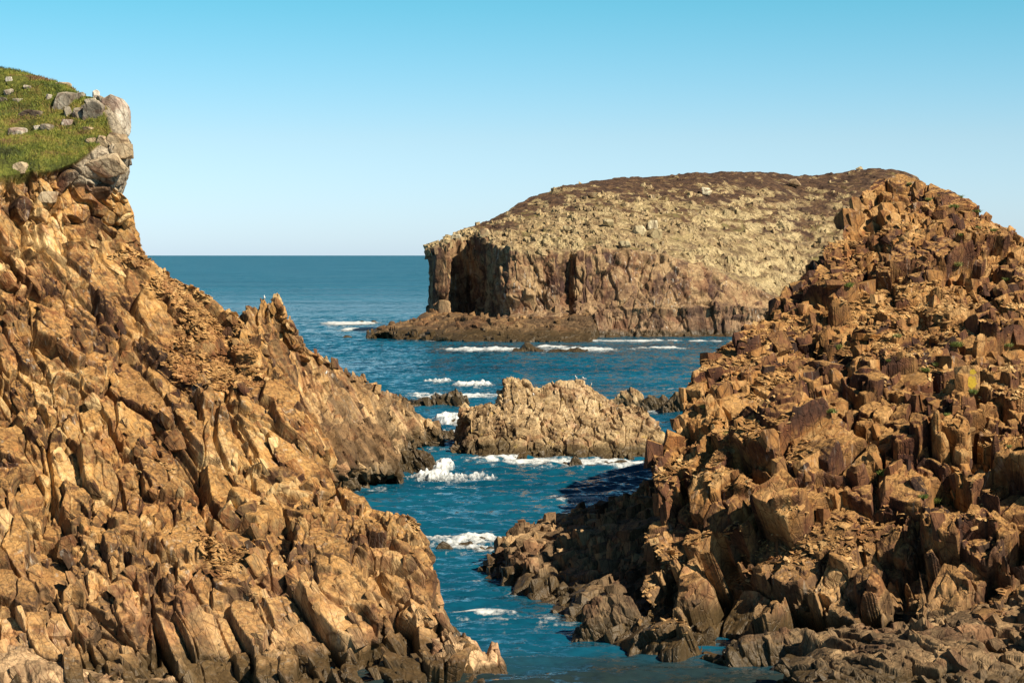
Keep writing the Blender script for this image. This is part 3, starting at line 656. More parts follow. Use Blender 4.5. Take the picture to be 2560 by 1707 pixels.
def pre_head(P, fv, fu, nr, ncl):
    v, u = fracs(fv, fu, nr, ncl); x = P[:, 0]
    r = vnoise(np.stack([x/11.0 + 0.4*fbm(P, 20, 2, 622), P[:, 2]/50.0, 0*x], -1), 621)
    return 3.2*r*smooth(3.2, 4.2, v)*(1-smooth(7.2, 8.0, v))*smooth(-20, -5, x)
V, Q, T, col, GH = build_cliff(C, 1000, 1500, FH, LVH, 171, big=(30, 2.5), terr=(5.0, 2.8, 0.08, 0.0), terr_fn=lambda P, v, u: 0.25 + smooth(6.8, 7.6, v)*(1-0.80*smooth(9.3, 11.0, v)), slope_turf=True, crisp=0.45, amp_fn=amp_head, mask_fn=mask_head, pre=pre_head, blocks=5500, bsize=(0.72, 0.3), bj=0.3, block_fn=lambda P, v, u: 0.06 + smooth(6.9, 7.4, v)*(1-0.75*smooth(10.0, 11.2, v)))
link("headland", mesh_from("headland", V, Q, T, col), M_HEAD, kind='structure', label="far headland with a sheer purplish cliff and a pale boulder-strewn heath slope above", cat="headland")
# low skirt of dark rocks at the headland's foot, running out to the left
o, g = shelf("rock_ledge", np.linspace(925, 1480, 40),
    [wl_row([(925, 842), (1000, 847), (1150, 851), (1480, 853)], 0.3),
     [(925, 841, 565), (960, 825, 566), (1150, 822, 562), (1480, 820, 560)],
     [(925, 839, 572), (950, 818, 575), (1000, 812, 578), (1100, 812, 574), (1170, 800, 570), (1300, 800, 568), (1480, 795, 568)],
     [(925, 837, 584), (985, 806, 590), (1040, 800, 592), (1060, 783, 592), (1120, 780, 592), (1200, 796, 590), (1300, 795, 585), (1480, 780, 580)]],
    (620, 200), frame((0.15, 0.2, -0.97), (0.9, -0.4, 0.1)), [((8, 6.0, 5.0), 1.1, 0.12, 0.4, 4.0), ((3.4, 3.0, 2.2), 0.8, 0.18, 0.3, 4.0), ((1.5, 1.2, 0.9), 0.28, 0.12, 0.0, 4.0)], 173, M_WET if False else rock_mat("brown_tidal_ledge_rock", FH, RED, dust=(0.27, 0.18, 0.09), dust_amt=0.5, lo=(0.12, 0.078, 0.04), lo_z=(4, 12), wet_z=3.8, k=2.5), big=(9, 1.2), blocks=150, bsize=(0.8, 0.3))
lab(o, "brown tidal ledge running out from the foot of the far headland", "rock ledge", kind='structure')

# ================================================================== WATER
NW = 46
wr = np.random.default_rng(5); wlam = np.exp(wr.uniform(math.log(0.8), math.log(6.0), NW)); wang = wr.normal(0.25, 0.5, NW) + math.pi/2
wamp = 0.010*wlam**0.8*wr.uniform(0.6, 1.3, NW); wph = wr.uniform(0, 6.283, NW); wk = 2*math.pi/wlam
def wave_h(x, y):
    h = np.zeros(x.shape, f32); D = np.maximum(y, 60)
    wx = x + 0.8*np.sin(y/7.0+x/13.0); wy = y + 0.8*np.sin(x/6.0-y/17.0)
    for k in range(NW):
        a = wamp[k]*np.clip(1.3 - D*0.0052/wlam[k]*0.9, 0, 1)
        s = np.sin(wk[k]*(wx*math.cos(wang[k]) + wy*math.sin(wang[k])) + wph[k])
        h += a*(s + 0.35*(s*s-0.5))
    return (h*np.clip(1.15 + 0.5*np.sin(x/19+1)*np.sin(y/31), 0.5, 1.7)).astype(f32)
ys = [70.0]
while ys[-1] < 40000:
    D = ys[-1]; ys.append(D + (0.24 if D < 250 else 0.24*(D/250)**2.2 if D < 900 else D*0.03))
ys = np.array(ys); half = np.where(ys < 3000, ys*0.34, ys*1.5); nx = 760
X = np.linspace(-1, 1, nx)[None]*half[:, None]; Y = np.repeat(ys[:, None], nx, 1)
Zw = wave_h(X.ravel().astype(f32), Y.ravel().astype(f32))
m = NT("sea_water"); P = m.pos()
def slope_noise(sc_, det, amt, stretch):
    nd = m.node("ShaderNodeTexNoise"); m.set(nd.inputs['Vector'], m.mapped(P, None, stretch)); nd.inputs['Scale'].default_value = sc_
    nd.inputs['Detail'].default_value = det; nd.inputs['Roughness'].default_value = 0.6
    a = m.node("ShaderNodeVectorMath", operation='SUBTRACT'); m.l.new(nd.outputs['Color'], a.inputs[0]); a.inputs[1].default_value = (0.5, 0.5, 0.5)
    b_ = m.node("ShaderNodeVectorMath", operation='MULTIPLY'); m.l.new(a.outputs[0], b_.inputs[0]); b_.inputs[1].default_value = (amt*0.7, amt, 0.0); return b_.outputs[0]
gn = m.node("ShaderNodeNewGeometry").outputs['Normal']; acc = gn
sxy = m.node("ShaderNodeSeparateXYZ"); m.l.new(P, sxy.inputs[0]); far_k = m.math('MULTIPLY_ADD', m.step(sxy.outputs[1], 180, 700), 2.6, 1.0)   # past the modelled waves the ripples carry the full slope
gust = m.step(m.noise(m.mapped(P, None, (0.3, 1.0, 1.0)), 0.02, 3), 0.3, 0.7)
for args in ((2.1, 4, 1.6, (0.6, 1.0, 1.0)), (0.35, 3, 0.8, (0.45, 1.0, 1.0)), (0.04, 3, 0.4, (0.3, 1.0, 1.0))):
    sc3 = m.node("ShaderNodeVectorMath", operation='SCALE'); m.l.new(slope_noise(*args), sc3.inputs[0]); m.l.new(far_k, sc3.inputs['Scale'])
    ad = m.node("ShaderNodeVectorMath", operation='ADD'); m.l.new(acc, ad.inputs[0]); m.l.new(sc3.outputs[0], ad.inputs[1]); acc = ad.outputs[0]
nm = m.node("ShaderNodeVectorMath", operation='NORMALIZE'); m.l.new(acc, nm.inputs[0]); m.l.new(nm.outputs[0], m.bsdf.inputs['Normal'])
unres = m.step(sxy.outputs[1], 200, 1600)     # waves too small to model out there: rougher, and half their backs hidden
m.set(m.bsdf.inputs['Roughness'], m.math('MULTIPLY_ADD', unres, 0.20, 0.08)); m.bsdf.inputs['IOR'].default_value = 1.33; m.set(m.bsdf.inputs['Specular IOR Level'], m.math('MULTIPLY_ADD', unres, -0.13, 0.34))
near_brown = m.math('SUBTRACT', 1.0, m.step(m.math('MULTIPLY_ADD', m.noise(P, 0.15, 4), 14.0, sxy.outputs[1]), 119, 131))     # base colour turns dark brown toward the near edge of the water
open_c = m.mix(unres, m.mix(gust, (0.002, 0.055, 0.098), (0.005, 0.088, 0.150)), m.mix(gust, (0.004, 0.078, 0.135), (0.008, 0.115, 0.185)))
m.l.new(m.mix(m.math('MULTIPLY', near_brown, 0.85), open_c, (0.020, 0.024, 0.016)), m.bsdf.inputs['Base Color'])
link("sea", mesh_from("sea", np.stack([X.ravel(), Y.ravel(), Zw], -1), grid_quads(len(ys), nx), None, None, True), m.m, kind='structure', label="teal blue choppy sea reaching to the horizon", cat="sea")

# ================================================================== FOAM
mf = NT("white_foam"); fo = mf.noise(mf.pos(), 2.5, 4, 0.6)
mf.l.new(mf.mix(fo, (0.50, 0.56, 0.58), (0.72, 0.74, 0.74)), mf.bsdf.inputs['Base Color']); mf.bsdf.inputs['Roughness'].default_value = 0.7
fa = mf.node("ShaderNodeAttribute", attribute_name="tone"); fs_ = mf.node("ShaderNodeSeparateColor"); mf.l.new(fa.outputs['Color'], fs_.inputs[0])
fv_ = mf.math('MULTIPLY_ADD', mf.math('SUBTRACT', mf.noise(mf.mapped(mf.pos(), None, (1.0, 0.5, 1.0)), 3.5, 4, 0.75), 0.5), 1.3, fs_.outputs[0])
mf.l.new(mf.step(fv_, 0.22, 1.15), mf.bsdf.inputs['Alpha'])
def foam(blobs, label, seed, cell=0.16, thr=0.45, lift=0.10, fil=1.0):
    """blobs: (x0, x1, y0, y1, strength) patches in photo pixels on the water"""
    parts = []
    for (x0, x1, y0, y1, st) in blobs:
        st *= 1.2
        Dn, Df_ = WD(y1), WD(y0); cy = (Dn+Df_)/2; ry = (Df_-Dn)/2; cx = ((x0+x1)/2-CX)/F*cy; rx = (x1-x0)/2/F*cy
        parts.append((cx, cy, rx, ry, st))
    x0 = min(p[0]-p[2]*1.3 for p in parts); x1 = max(p[0]+p[2]*1.3 for p in parts)
    y0 = min(p[1]-p[3]*1.4 for p in parts); y1 = max(p[1]+p[3]*1.4 for p in parts)
    cyl = cell*1.6; nx_, ny_ = int((x1-x0)/cell)+2, int((y1-y0)/cyl)+2
    gx, gy = np.meshgrid(np.linspace(x0, x1, nx_), np.linspace(y0, y1, ny_)); gx = gx.ravel(); gy = gy.ravel()
    mask = np.zeros(len(gx))
    for cx, cy, rx, ry, st in parts:
        r = ((gx-cx)/rx)**2 + ((gy-cy)/ry)**2; mask = np.maximum(mask, st*np.exp(-r*1.1))
    PP = np.stack([gx, gy, gx*0], -1)
    nz = fbm(PP*np.array([0.45, 1, 1]), 1.6*fil, 5, seed, 0.62); rid = 1-np.abs(fbm(PP*np.array([0.6, 1, 1]), 2.4*fil, 4, seed+9))*2.2
    fine_ = fbm(PP*np.array([0.8, 0.45, 1]), 0.55*fil, 4, seed+21, 0.75); lace = 1-np.abs(fbm(PP*np.array([0.5, 0.45, 1]), 0.9*fil, 3, seed+31))*4.0
    val = np.minimum(mask, 1.25)*0.95 - 0.42 + 0.55*nz + 0.75*fine_ + 0.20*lace*np.minimum(mask, 1) + 0.1*rid*mask
    val = np.where(mask < 0.12, 0, val)
    keep = val > 0.12
    z = wave_h(gx.astype(f32), gy.astype(f32)) + lift*np.clip((val-thr)*2.0, 0, 1.6) + 0.02 + 0.25*lift*vnoise(PP/0.3, seed+4)
    Vv = np.stack([gx, gy, z], -1); Qd = grid_quads(ny_, nx_)
    kq = keep[Qd].sum(1) >= 3; Qd = Qd[kq]
    used, inv = np.unique(Qd.ravel(), return_inverse=True)
    fcol = np.zeros((len(used), 4)); fcol[:, 0] = val[used]
    return link("foam", mesh_from("foam", Vv[used], inv.reshape(-1, 4), None, fcol, True), mf.m, kind='stuff', label=label, cat="foam", group="white foam on the sea")
foam([(1150, 1660, 1146, 1164, 1.35), (1150, 1340, 1140, 1156, 1.1), (1450, 1660, 1150, 1172, 1.3), (1100, 1700, 1140, 1180, 0.62)], "white surf washing along the foot of the middle islet", 1, 0.16)
foam([(1040, 1320, 1338, 1360, 2.2), (1040, 1300, 1345, 1366, 1.2), (1080, 1320, 1362, 1384, 0.95), (1000, 1340, 1330, 1395, 0.66)], "bright band of foam across the channel around the small rocks", 2, 0.11, lift=0.16)
foam([(1078, 1135, 1160, 1188, 2.0), (1000, 1190, 1186, 1204, 1.05), (1150, 1260, 1184, 1206, 0.8), (980, 1320, 1178, 1222, 0.60)], "white splash breaking against the dark wet block", 3, 0.12, lift=0.6)
foam([(1350, 1590, 1240, 1262, 1.2), (1330, 1450, 1236, 1250, 0.9), (1280, 1600, 1228, 1275, 0.62)], "broken streak of foam left of the right cliff", 4, 0.13)
foam([(1100, 1290, 1520, 1538, 1.25), (1180, 1380, 1532, 1560, 0.75), (1100, 1420, 1505, 1590, 0.52)], "pale smooth foam patch in the near channel", 5, 0.09, thr=0.5, lift=0.02)
foam([(1075, 1172, 1040, 1064, 1.6), (1090, 1190, 1072, 1090, 0.8)], "small breaking wave left of the middle islet", 6, 0.18, lift=0.6)
foam([(1000, 1262, 984, 998, 1.4), (1000, 1150, 980, 994, 1.0), (960, 1280, 976, 1004, 0.6)], "line of foam behind the low dark skerry", 7, 0.2, lift=0.2)
foam([(1130, 1235, 957, 968, 1.7), (1040, 1160, 950, 960, 0.9)], "curling white wave crest in open water", 8, 0.2, lift=0.45)
foam([(1100, 1340, 870, 879, 1.8), (1380, 1560, 871, 879, 1.4), (1280, 1480, 864, 871, 1.1), (1550, 1770, 868, 874, 1.0), (1050, 1800, 862, 884, 0.62)], "long foam line around the reef before the headland", 9, 0.4, lift=0.35, fil=2.2)
foam([(800, 950, 805, 813, 2.0), (860, 960, 820, 827, 1.2), (855, 885, 822, 828, 1.6), (790, 980, 800, 834, 0.6)], "foam streaks off the tip of the far ledge", 10, 0.5, lift=0.35, fil=2.5)
foam([(1240, 1340, 1420, 1520, 0.62), (1300, 1480, 1500, 1600, 0.60), (1150, 1260, 1440, 1460, 0.62)], "thin wash and specks of foam along the foot of the rock ledge", 12, 0.10, lift=0.02)
foam([(960, 1060, 1390, 1430, 0.62), (1080, 1180, 1575, 1610, 0.62), (1180, 1300, 1650, 1690, 0.66)], "thin foam specks drifting beside the left cliff", 13, 0.09, lift=0.02)
foam([(985, 1130, 1094, 1108, 0.9), (1040, 1140, 1112, 1135, 0.62)], "wash at the tip of the left spur", 14, 0.15, lift=0.05)
foam([(850, 1000, 1208, 1232, 0.75)], "wash at the foot of the dark rocks below the spur", 15, 0.12, lift=0.04)
foam([(1520, 1700, 1024, 1036, 0.8), (1650, 1760, 968, 976, 0.8)], "wash around the rocks behind the islet", 16, 0.2, lift=0.08)
foam([(1050, 1900, 850, 855, 1.2)], "thin foam line along the foot of the far headland", 11, 0.5, lift=0.2, fil=2.5)

# ================================================================== PLACED THINGS
def surf(g, px, py):
    """nearest-to-camera surface point of a cliff grid seen at photo pixel (px, py)"""
    if 'prj' not in g:
        P = g['P']; x = CX + F*P[:, 0]/P[:, 1]; y = HY + (H-P[:, 2])*F/P[:, 1]; g['prj'] = (x, y)
    x, y = g['prj']; m = np.where((np.abs(x-px) < 14) & (np.abs(y-py) < 14))[0]
    if not len(m): m = np.argsort((x-px)**2 + (y-py)**2)[:20]
    Dm = g['P'][m, 1]; m = m[Dm < Dm.min() + 3.0]
    return g['P'][m[np.argmin((x[m]-px)**2 + (y[m]-py)**2)]]

def boulder_mesh(name, size, seed, nplanes=11, rough=0.035, sub=5, dome=False):
    r = np.random.default_rng(seed); bm = bmesh.new(); bmesh.ops.create_icosphere(bm, subdivisions=sub, radius=1.0)
    V = np.array([v.co[:] for v in bm.verts]); T = np.array([[v.index for v in f.verts] for f in bm.faces]); bm.free()
    ax6 = np.concatenate([np.eye(3), -np.eye(3)]) + r.normal(size=(6, 3))*0.22; n = np.concatenate([ax6, r.normal(size=(nplanes-5, 3))])
    n /= np.linalg.norm(n, axis=1, keepdims=True); hh = np.concatenate([r.uniform(0.78, 0.98, 6), r.uniform(0.85, 1.12, nplanes-5)])
    if dome: n = np.array([[-1, -0.3, 0.1], [-0.15, -1, 0.25], [0.45, -0.9, 0.1], [0, 0, -1.0], [-0.35, -0.1, 0.95], [0.25, 0.0, 0.95], [0.62, -0.1, 0.78], [0.88, -0.1, 0.45], [1, -0.1, 0.1], [0, 1, 0]]); n /= np.linalg.norm(n, axis=1, keepdims=True); hh = np.array([0.85, 0.8, 0.88, 0.95, 1.0, 0.93, 0.93, 0.95, 0.97, 0.9])
    c = V @ n.T; rad = np.where(c > 0.05, hh/np.maximum(c, 0.05), 9.0).min(1); rad = np.minimum(rad, 1.32)
    V = V*rad[:, None]*np.array(size)
    s_ = float(np.mean(size)); V = V*(1 + rough*fbm(V+seed, s_*0.5, 4, seed, 0.6)[:, None]*2)
    col = np.zeros((len(V), 4)); col[:, 0] = r.random(); col[:, 1] = r.random(); col[:, 3] = 0
    return mesh_from(name, V, None, T, col)
M_BOULDER = rock_mat("weathered_grey_boulder", FL, [(0.25, (0.19, 0.165, 0.125)), (0.42, (0.36, 0.32, 0.25)), (0.6, (0.50, 0.45, 0.36)), (0.8, (0.64, 0.59, 0.50))], dust_amt=0.0, lo_amt=0.0, lichen=0.15, bump=0.5, wet_z=-50)
M_BOULDER_TAN = rock_mat("weathered_tan_boulder", FL, [(0.25, (0.16, 0.115, 0.065)), (0.42, (0.30, 0.22, 0.13)), (0.6, (0.42, 0.32, 0.195)), (0.8, (0.52, 0.42, 0.28))], dust_amt=0.0, lo_amt=0.0, lichen=0.1, bump=0.5, wet_z=-50)
BL = [ # x, y, w, h in photo pixels, tan?, label
 (236, 288, 54, 62, 0, "smooth grey slab leaning against the left side of the largest dome boulder"),
 (280, 290, 68, 98, 0, "largest grey domed boulder perched on the edge of the grassy cliff top"),
 (239, 241, 16, 24, 0, "small pointed grey spike standing on top of the cliff edge"),
 (161, 257, 52, 50, 0, "broad pale grey boulder with a dark left side, middle of the grassy slope"),
 (170, 286, 20, 32, 0, "narrow grey stone just below the broad pale boulder on the grass"),
 (122, 247, 15, 21, 0, "small upright pale stone immediately left of the broad pale boulder"),
 (199, 244, 24, 28, 0, "rounded grey boulder near the skyline right of the broad pale boulder"),
 (227, 257, 28, 22, 0, "tilted grey boulder between the rounded boulder and the dome"),
 (209, 268, 11, 11, 0, "little grey stone under the tilted boulder beside the dome"),
 (198, 288, 31, 40, 0, "upright five-sided grey block left of the leaning slab"),
 (168, 310, 24, 22, 0, "squarish grey block below the upright five-sided block"),
 (78, 286, 62, 22, 0, "long flat pale boulder lying across the green turf"),
 (41, 333, 42, 24, 0, "low whitish boulder split by a dark cleft, lower left of the turf"),
 (92, 322, 14, 17, 0, "small white stone left of the striped boulder in the middle of the turf"),
 (117, 324, 28, 30, 0, "striped whitish boulder in the middle of the lower turf"),
 (20, 234, 21, 21, 0, "whitish boulder near the left edge high on the turf"),
 (45, 253, 31, 16, 0, "flat whitish stones right of the boulder at the upper left edge"),
 (8, 251, 22, 14, 0, "whitish stone cut by the left edge of the picture on the turf"),
 (22, 201, 17, 18, 0, "pale stone nearest the skyline at the far left"),
 (69, 219, 19, 12, 0, "small pale stone alone on the high turf below the skyline"),
 (157, 214, 36, 16, 1, "pinkish flat boulder on the grassy skyline"),
 (217, 325, 26, 14, 1, "low tan block under the leaning slab, at the lip of the turf"),
 (226, 355, 22, 22, 1, "small tan stone at the right end of the turf"),
 (257, 356, 36, 28, 1, "tan block below the domed boulder, left of the overhanging nose"),
 (294, 351, 50, 34, 1, "rounded tan block under the domed boulder with an orange stain"),
 (308, 376, 50, 38, 1, "tan rock nose sticking out over the cliff edge"),
 (258, 413, 94, 52, 1, "big smooth tan slab on the overhang below the turf"),
 (265, 444, 34, 30, 1, "tan block tucked under the big smooth slab"),
 (48, 421, 32, 28, 1, "tan triangular block at the lower left edge of the turf"),
 (120, 492, 46, 30, 1, "grey-brown jutting block on the cliff face below the turf"),
 (225, 478, 96, 38, 1, "long pale slab under the overhang"),
]
for k, (px, py, w_, h_, tan, lb) in enumerate(BL):
    p = surf(GL, px, py); mpp = p[1]/F; sx_, sz_ = w_*0.5*mpp*1.12, h_*0.5*mpp*1.12
    me = boulder_mesh("boulder", (sx_, min(sx_, sz_*1.6)*0.9, sz_), 500+k, 10 + k % 4, dome=(k == 1))
    o = link("boulder", me, M_BOULDER_TAN if tan else M_BOULDER, label=lb, cat="boulder", group="boulders on the left cliff top")
    q = W(px, py, p[1]); o.location = (q[0], p[1] + 0.35*sx_, q[2] - 0.02*sz_)

# boulders scattered on the headland slope that can be told apart
HB = [(1562, 612, 30, 15, "smooth white rounded boulder low on the headland slope above the cliff face"),
      (1143, 596, 24, 18, "tan block perched on the left shoulder of the headland skyline"),
      (1212, 586, 26, 22, "dark-sided angular block above the shaded recess of the headland"),
      (1522, 556, 26, 14, "flat whitish boulder on the mid slope of the headland"),
      (1600, 580, 32, 24, "large pale boulder right of the whitish one on the mid slope"),
      (1632, 564, 26, 24, "rounded pale boulder just behind the large pale boulder on the headland"),
      (1640, 590, 36, 26, "broad pale block below the rounded boulder on the headland slope"),
      (1418, 571, 20, 12, "small pale boulder on the left part of the headland slope"),
      (1766, 478, 24, 16, "greenish grey boulder high in the dark heath of the headland"),
      (1985, 458, 26, 16, "pale boulder with a flat top near the headland skyline"),
      (1480, 486, 26, 8, "thin flat white stone high in the dark heath")]
M_HB = rock_mat("pale_headland_boulder", FH, [(0.25, (0.22, 0.17, 0.09)), (0.45, (0.42, 0.34, 0.19)), (0.65, (0.56, 0.47, 0.29)), (0.8, (0.66, 0.59, 0.42))], dust_amt=0.0, lo_amt=0.0, bump=0.3, wet_z=-50, k=3)
for k, (px, py, w_, h_, lb) in enumerate(HB):
    p = surf(GH, px, py); mpp = p[1]/F; a, c_ = w_*0.5*mpp*1.1, h_*0.5*mpp*1.2
    o = link("boulder", boulder_mesh("boulder", (a, a*0.8, c_), 700+k, 11, 0.03, 4), M_HB, label=lb, cat="boulder", group="boulders on the headland slope")
    q = W(px, py, p[1]); o.location = (q[0], p[1] + 0.3*a, q[2])

# blocks on the right cliff
RB = [(2418, 945, 62, 62, "squarish block with yellow lichen spots on the right cliff"), (2165, 842, 60, 14, "flat bright orange slab lying on a scree terrace"),
      (2085, 712, 44, 18, "long pale slab tilted on the upper right scree"), (2035, 868, 34, 34, "upright tan block at the edge of the middle scree terrace")]
M_RB = rock_mat("brown_block", FR_, RED, dust_amt=0.3, lo_amt=0.0, bump=0.6)
M_OR = rock_mat("orange_slab_rock", FR_, [(0.2, (0.35, 0.15, 0.04)), (0.6, (0.55, 0.26, 0.07)), (0.8, (0.60, 0.34, 0.12))], dust_amt=0.2, lo_amt=0.0, bump=0.5)
my = NT("yellow_lichen"); yn = my.noise(my.pos(), 9, 4); my.l.new(my.mix(yn, (0.42, 0.26, 0.02), (0.70, 0.50, 0.05)), my.bsdf.inputs['Base Color']); my.bsdf.inputs['Roughness'].default_value = 0.95
for k, (px, py, w_, h_, lb) in enumerate(RB):
    p = surf(GR, px, py); mpp = p[1]/F; a, c_ = w_*0.5*mpp*1.1, h_*0.5*mpp*1.15
    o = link("rock_block", boulder_mesh("rock_block", (a, a*0.7, c_), 760+k, 9, 0.02), M_OR if k == 1 else M_RB, label=lb, cat="block", group="loose blocks on the right cliff")
    q = W(px, py, p[1]); o.location = (q[0], p[1], q[2])
    if k == 0:
        Vb = np.array([v.co[:] for v in o.data.vertices]); Tb = np.array([f.vertices[:] for f in o.data.polygons]); cen = Vb[Tb].mean(1)
        nb = np.array([f.normal[:] for f in o.data.polygons])
        r1 = ((cen[:, 0]-0.25*a)/0.20/a)**2 + ((cen[:, 2]-0.45*c_)/0.18/c_)**2; r2 = ((cen[:, 0]-0.15*a)/0.30/a)**2 + ((cen[:, 2]+0.25*c_)/0.42/c_)**2
        kp = (np.minimum(r1, r2) + 0.9*vnoise(cen/0.12, 5) < 1.0) & (nb[:, 1] < -0.1); Tk = Tb[kp]; us, iv = np.unique(Tk.ravel(), return_inverse=True)
        if len(us):
            link("lichen_patch", mesh_from("lichen_patch", Vb[us]*1.012, None, iv.reshape(-1, 3)), my.m, parent=o)

# ------------------------------------------------------------------ grass and tufts
mg = NT("grass_blades"); ga = mg.node("ShaderNodeAttribute", attribute_name="tone"); gs = mg.node("ShaderNodeSeparateColor"); mg.l.new(ga.outputs['Color'], gs.inputs[0])
mg.l.new(mg.ramp(gs.outputs[0], [(0.0, (0.03, 0.040, 0.010)), (0.3, (0.07, 0.10, 0.014)), (0.55, (0.18, 0.22, 0.022)), (0.75, (0.30, 0.26, 0.04)), (1.0, (0.19, 0.10, 0.045))]), mg.bsdf.inputs['Base Color']); mg.bsdf.inputs['Roughness'].default_value = 0.7
def blades(pos, hgt, wid, rs, tone):
    n = len(pos); a = rs.random(n)*6.283; dx = np.stack([np.cos(a), np.sin(a), a*0], 1)*(wid*rs.uniform(0.6, 1.4, n))[:, None]
    lean = np.stack([rs.normal(size=n), rs.normal(size=n), np.zeros(n)], 1)*(hgt*0.4)[:, None]
    V = np.stack([pos-dx, pos+dx, pos+lean+np.stack([0*a, 0*a, hgt], 1)], 1).reshape(-1, 3)
    c = np.zeros((n*3, 4)); c[:, 0] = np.repeat(tone, 3)
    return V, np.arange(n*3).reshape(-1, 3), c
rs = np.random.default_rng(77)
cand = np.where(GL['col'][:, 2] > 0.5)[0]; cand = cand[GL['P'][cand, 1] < 190]
gd = fbm(GL['P'][cand], 1.8, 4, 907); cand = cand[gd > -0.22]; i = rs.choice(cand, 90000); p = GL['P'][i] + rs.normal(size=(90000, 3))*np.array([0.03, 0.03, 0.0])
tn = np.clip(0.50 + 1.25*fbm(p*np.array([0.6, 1, 1.6]), 2.2, 4, 901) + rs.normal(size=90000)*0.12, 0, 1); dens = fbm(p, 0.9, 3, 903)
V_, T_, c_ = blades(p, (0.10 + 0.16*rs.random(90000))*(1 + 0.8*dens).clip(0.3, 2), np.full(90000, 0.022), rs, tn)
link("grass", mesh_from("grass", V_, None, T_, c_), mg.m, kind='stuff', label="short green and ochre grass covering the left cliff top", cat="grass")

TU = [(2273, 461), (2321, 499), (2354, 493), (2390, 518), (2451, 530), (2404, 491), (2447, 564), (2479, 578), (2398, 590), (2396, 661), (2121, 714), (2014, 728), (2040, 852),
      (2093, 870), (2242, 841), (2388, 864), (2518, 866), (2518, 700), (2313, 926), (2348, 914), (2218, 902), (2483, 981), (1989, 910), (2433, 981), (2083, 1029), (2336, 1248),
      (2308, 1243), (2363, 1032), (2209, 1185), (2525, 1108), (1817, 1088), (1763, 1016)]
protos = []
mt = NT("tuft_leaves"); mt.l.new(mt.ramp(mt.node("ShaderNodeObjectInfo").outputs['Random'], [(0, (0.12, 0.16, 0.03)), (0.5, (0.22, 0.25, 0.06)), (1, (0.32, 0.30, 0.10))]), mt.bsdf.inputs['Base Color'])
for k in range(4):
    n = 420; th = rs.random(n)*6.283; rr = np.sqrt(rs.random(n))*0.24; pp = np.stack([np.cos(th)*rr*1.3, np.sin(th)*rr, np.zeros(n) - 0.03], 1)
    V_, T_, c_ = blades(pp, 0.14 + 0.42*rs.random(n)*(1-rr*1.2), np.full(n, 0.028), rs, rs.random(n)); protos.append(mesh_from("green_tuft", V_, None, T_, c_))
bands = [(520, "near the right peak"), (700, "on the upper right scree"), (800, "on the middle right slope"), (895, "along the middle right terrace"),
         (1000, "around the lichen-spotted block"), (1150, "on the ledges below the lichen-spotted block"), (1300, "lowest on the right cliff")]
ORD = ["leftmost", "second from the left", "third from the left", "fourth from the left", "fifth from the left", "sixth from the left", "seventh from the left"]
def tuft_label(px, py):
    lo = -1
    for hi, ph in bands:
        if py < hi:
            mem = sorted(t for t in TU if lo <= t[1] < hi); return "green plant tuft, %s of those %s" % (ORD[mem.index((px, py))], ph)
        lo = hi
for k, (px, py) in enumerate(TU):
    p = surf(GR, px, py); o = link("green_tuft", protos[k % 4], None, label=tuft_label(px, py), cat="plant", group="green tufts on the right cliff")
    if not o.data.materials: o.data.materials.append(mt.m)
    o.location = (p[0] - (0.25 if px > 2380 and py < 560 else 0), p[1]-0.12, p[2]-0.04); o.rotation_euler = (0, 0, rs.random()*6.28); sc_ = 0.5 + 0.8*rs.random(); o.scale = (sc_*1.2, sc_, sc_*0.8)

# ------------------------------------------------------------------ sea rocks
PF = [(0, .2), (.15, .7), (.4, 1), (.65, .8), (.85, .55), (1, .1)]; PF2 = [(0, .1), (.2, .5), (.45, .45), (.7, .9), (.85, .7), (1, .1)]
rock("sea_rock", 1089, 1133, 1378, 1350, M_WET, 301, "small rounded dark rock at the left end of the foam band", group="sea rocks", prof=PF, n=(90, 70), blocks=0)
rock("sea_rock", 1146, 1186, 1364, 1347, M_WET, 302, "small low rock in the middle of the foam band", group="sea rocks", prof=PF2, n=(80, 60), blocks=0)
rock("sea_rock", 1174, 1214, 1376, 1362, M_WET, 303, "flat dark rock awash in front of the foam band", group="sea rocks", prof=PF2, n=(80, 60), blocks=0)
rock("sea_rock", 1213, 1241, 1377, 1361, M_WET, 304, "little dark rock at the right end of the foam band", group="sea rocks", prof=PF, n=(70, 60), blocks=0)
rock("sea_rock", 1194, 1218, 1349, 1338, M_WET, 305, "tiny rock poking out of the back of the foam band", group="sea rocks", prof=PF, n=(60, 50), blocks=0)
rock("skerry", 1015, 1166, 1016, 983, M_WET, 306, "low dark skerry rising to a slanted tip between the left spur and the islet", group="sea rocks", prof=[(0, .3), (.2, .6), (.35, .55), (.5, .75), (.62, .5), (.8, .85), (.97, 1), (1, .6)], n=(240, 120), blocks=60, depth=6)
rock("sea_rock", 1112, 1168, 1062, 1045, M_WET, 307, "rock half hidden by a breaking wave left of the islet", group="sea rocks", prof=PF, n=(90, 70), blocks=0)
rock("sea_rock", 1286, 1360, 880, 856, M_WET, 308, "rounded brown reef rock in the surf before the headland", group="sea rocks", prof=[(0, .2), (.2, .4), (.35, 1), (.6, .9), (.8, .4), (1, .1)], n=(120, 80), blocks=0, depth=7)
rock("sea_rock", 1370, 1466, 881, 867, M_WET, 309, "long low brown reef rock right of the rounded one", group="sea rocks", prof=PF2, n=(140, 80), blocks=0, depth=7)
rock("sea_rock", 1424, 1456, 1164, 1136, M_WET, 310, "weedy brown rock in the surf at the front of the islet", group="sea rocks", prof=PF, n=(80, 70), blocks=0)
rock("sea_rock", 1384, 1424, 1163, 1151, M_WET, 311, "low weedy rock awash left of the taller one before the islet", group="sea rocks", prof=PF2, n=(80, 60), blocks=0)
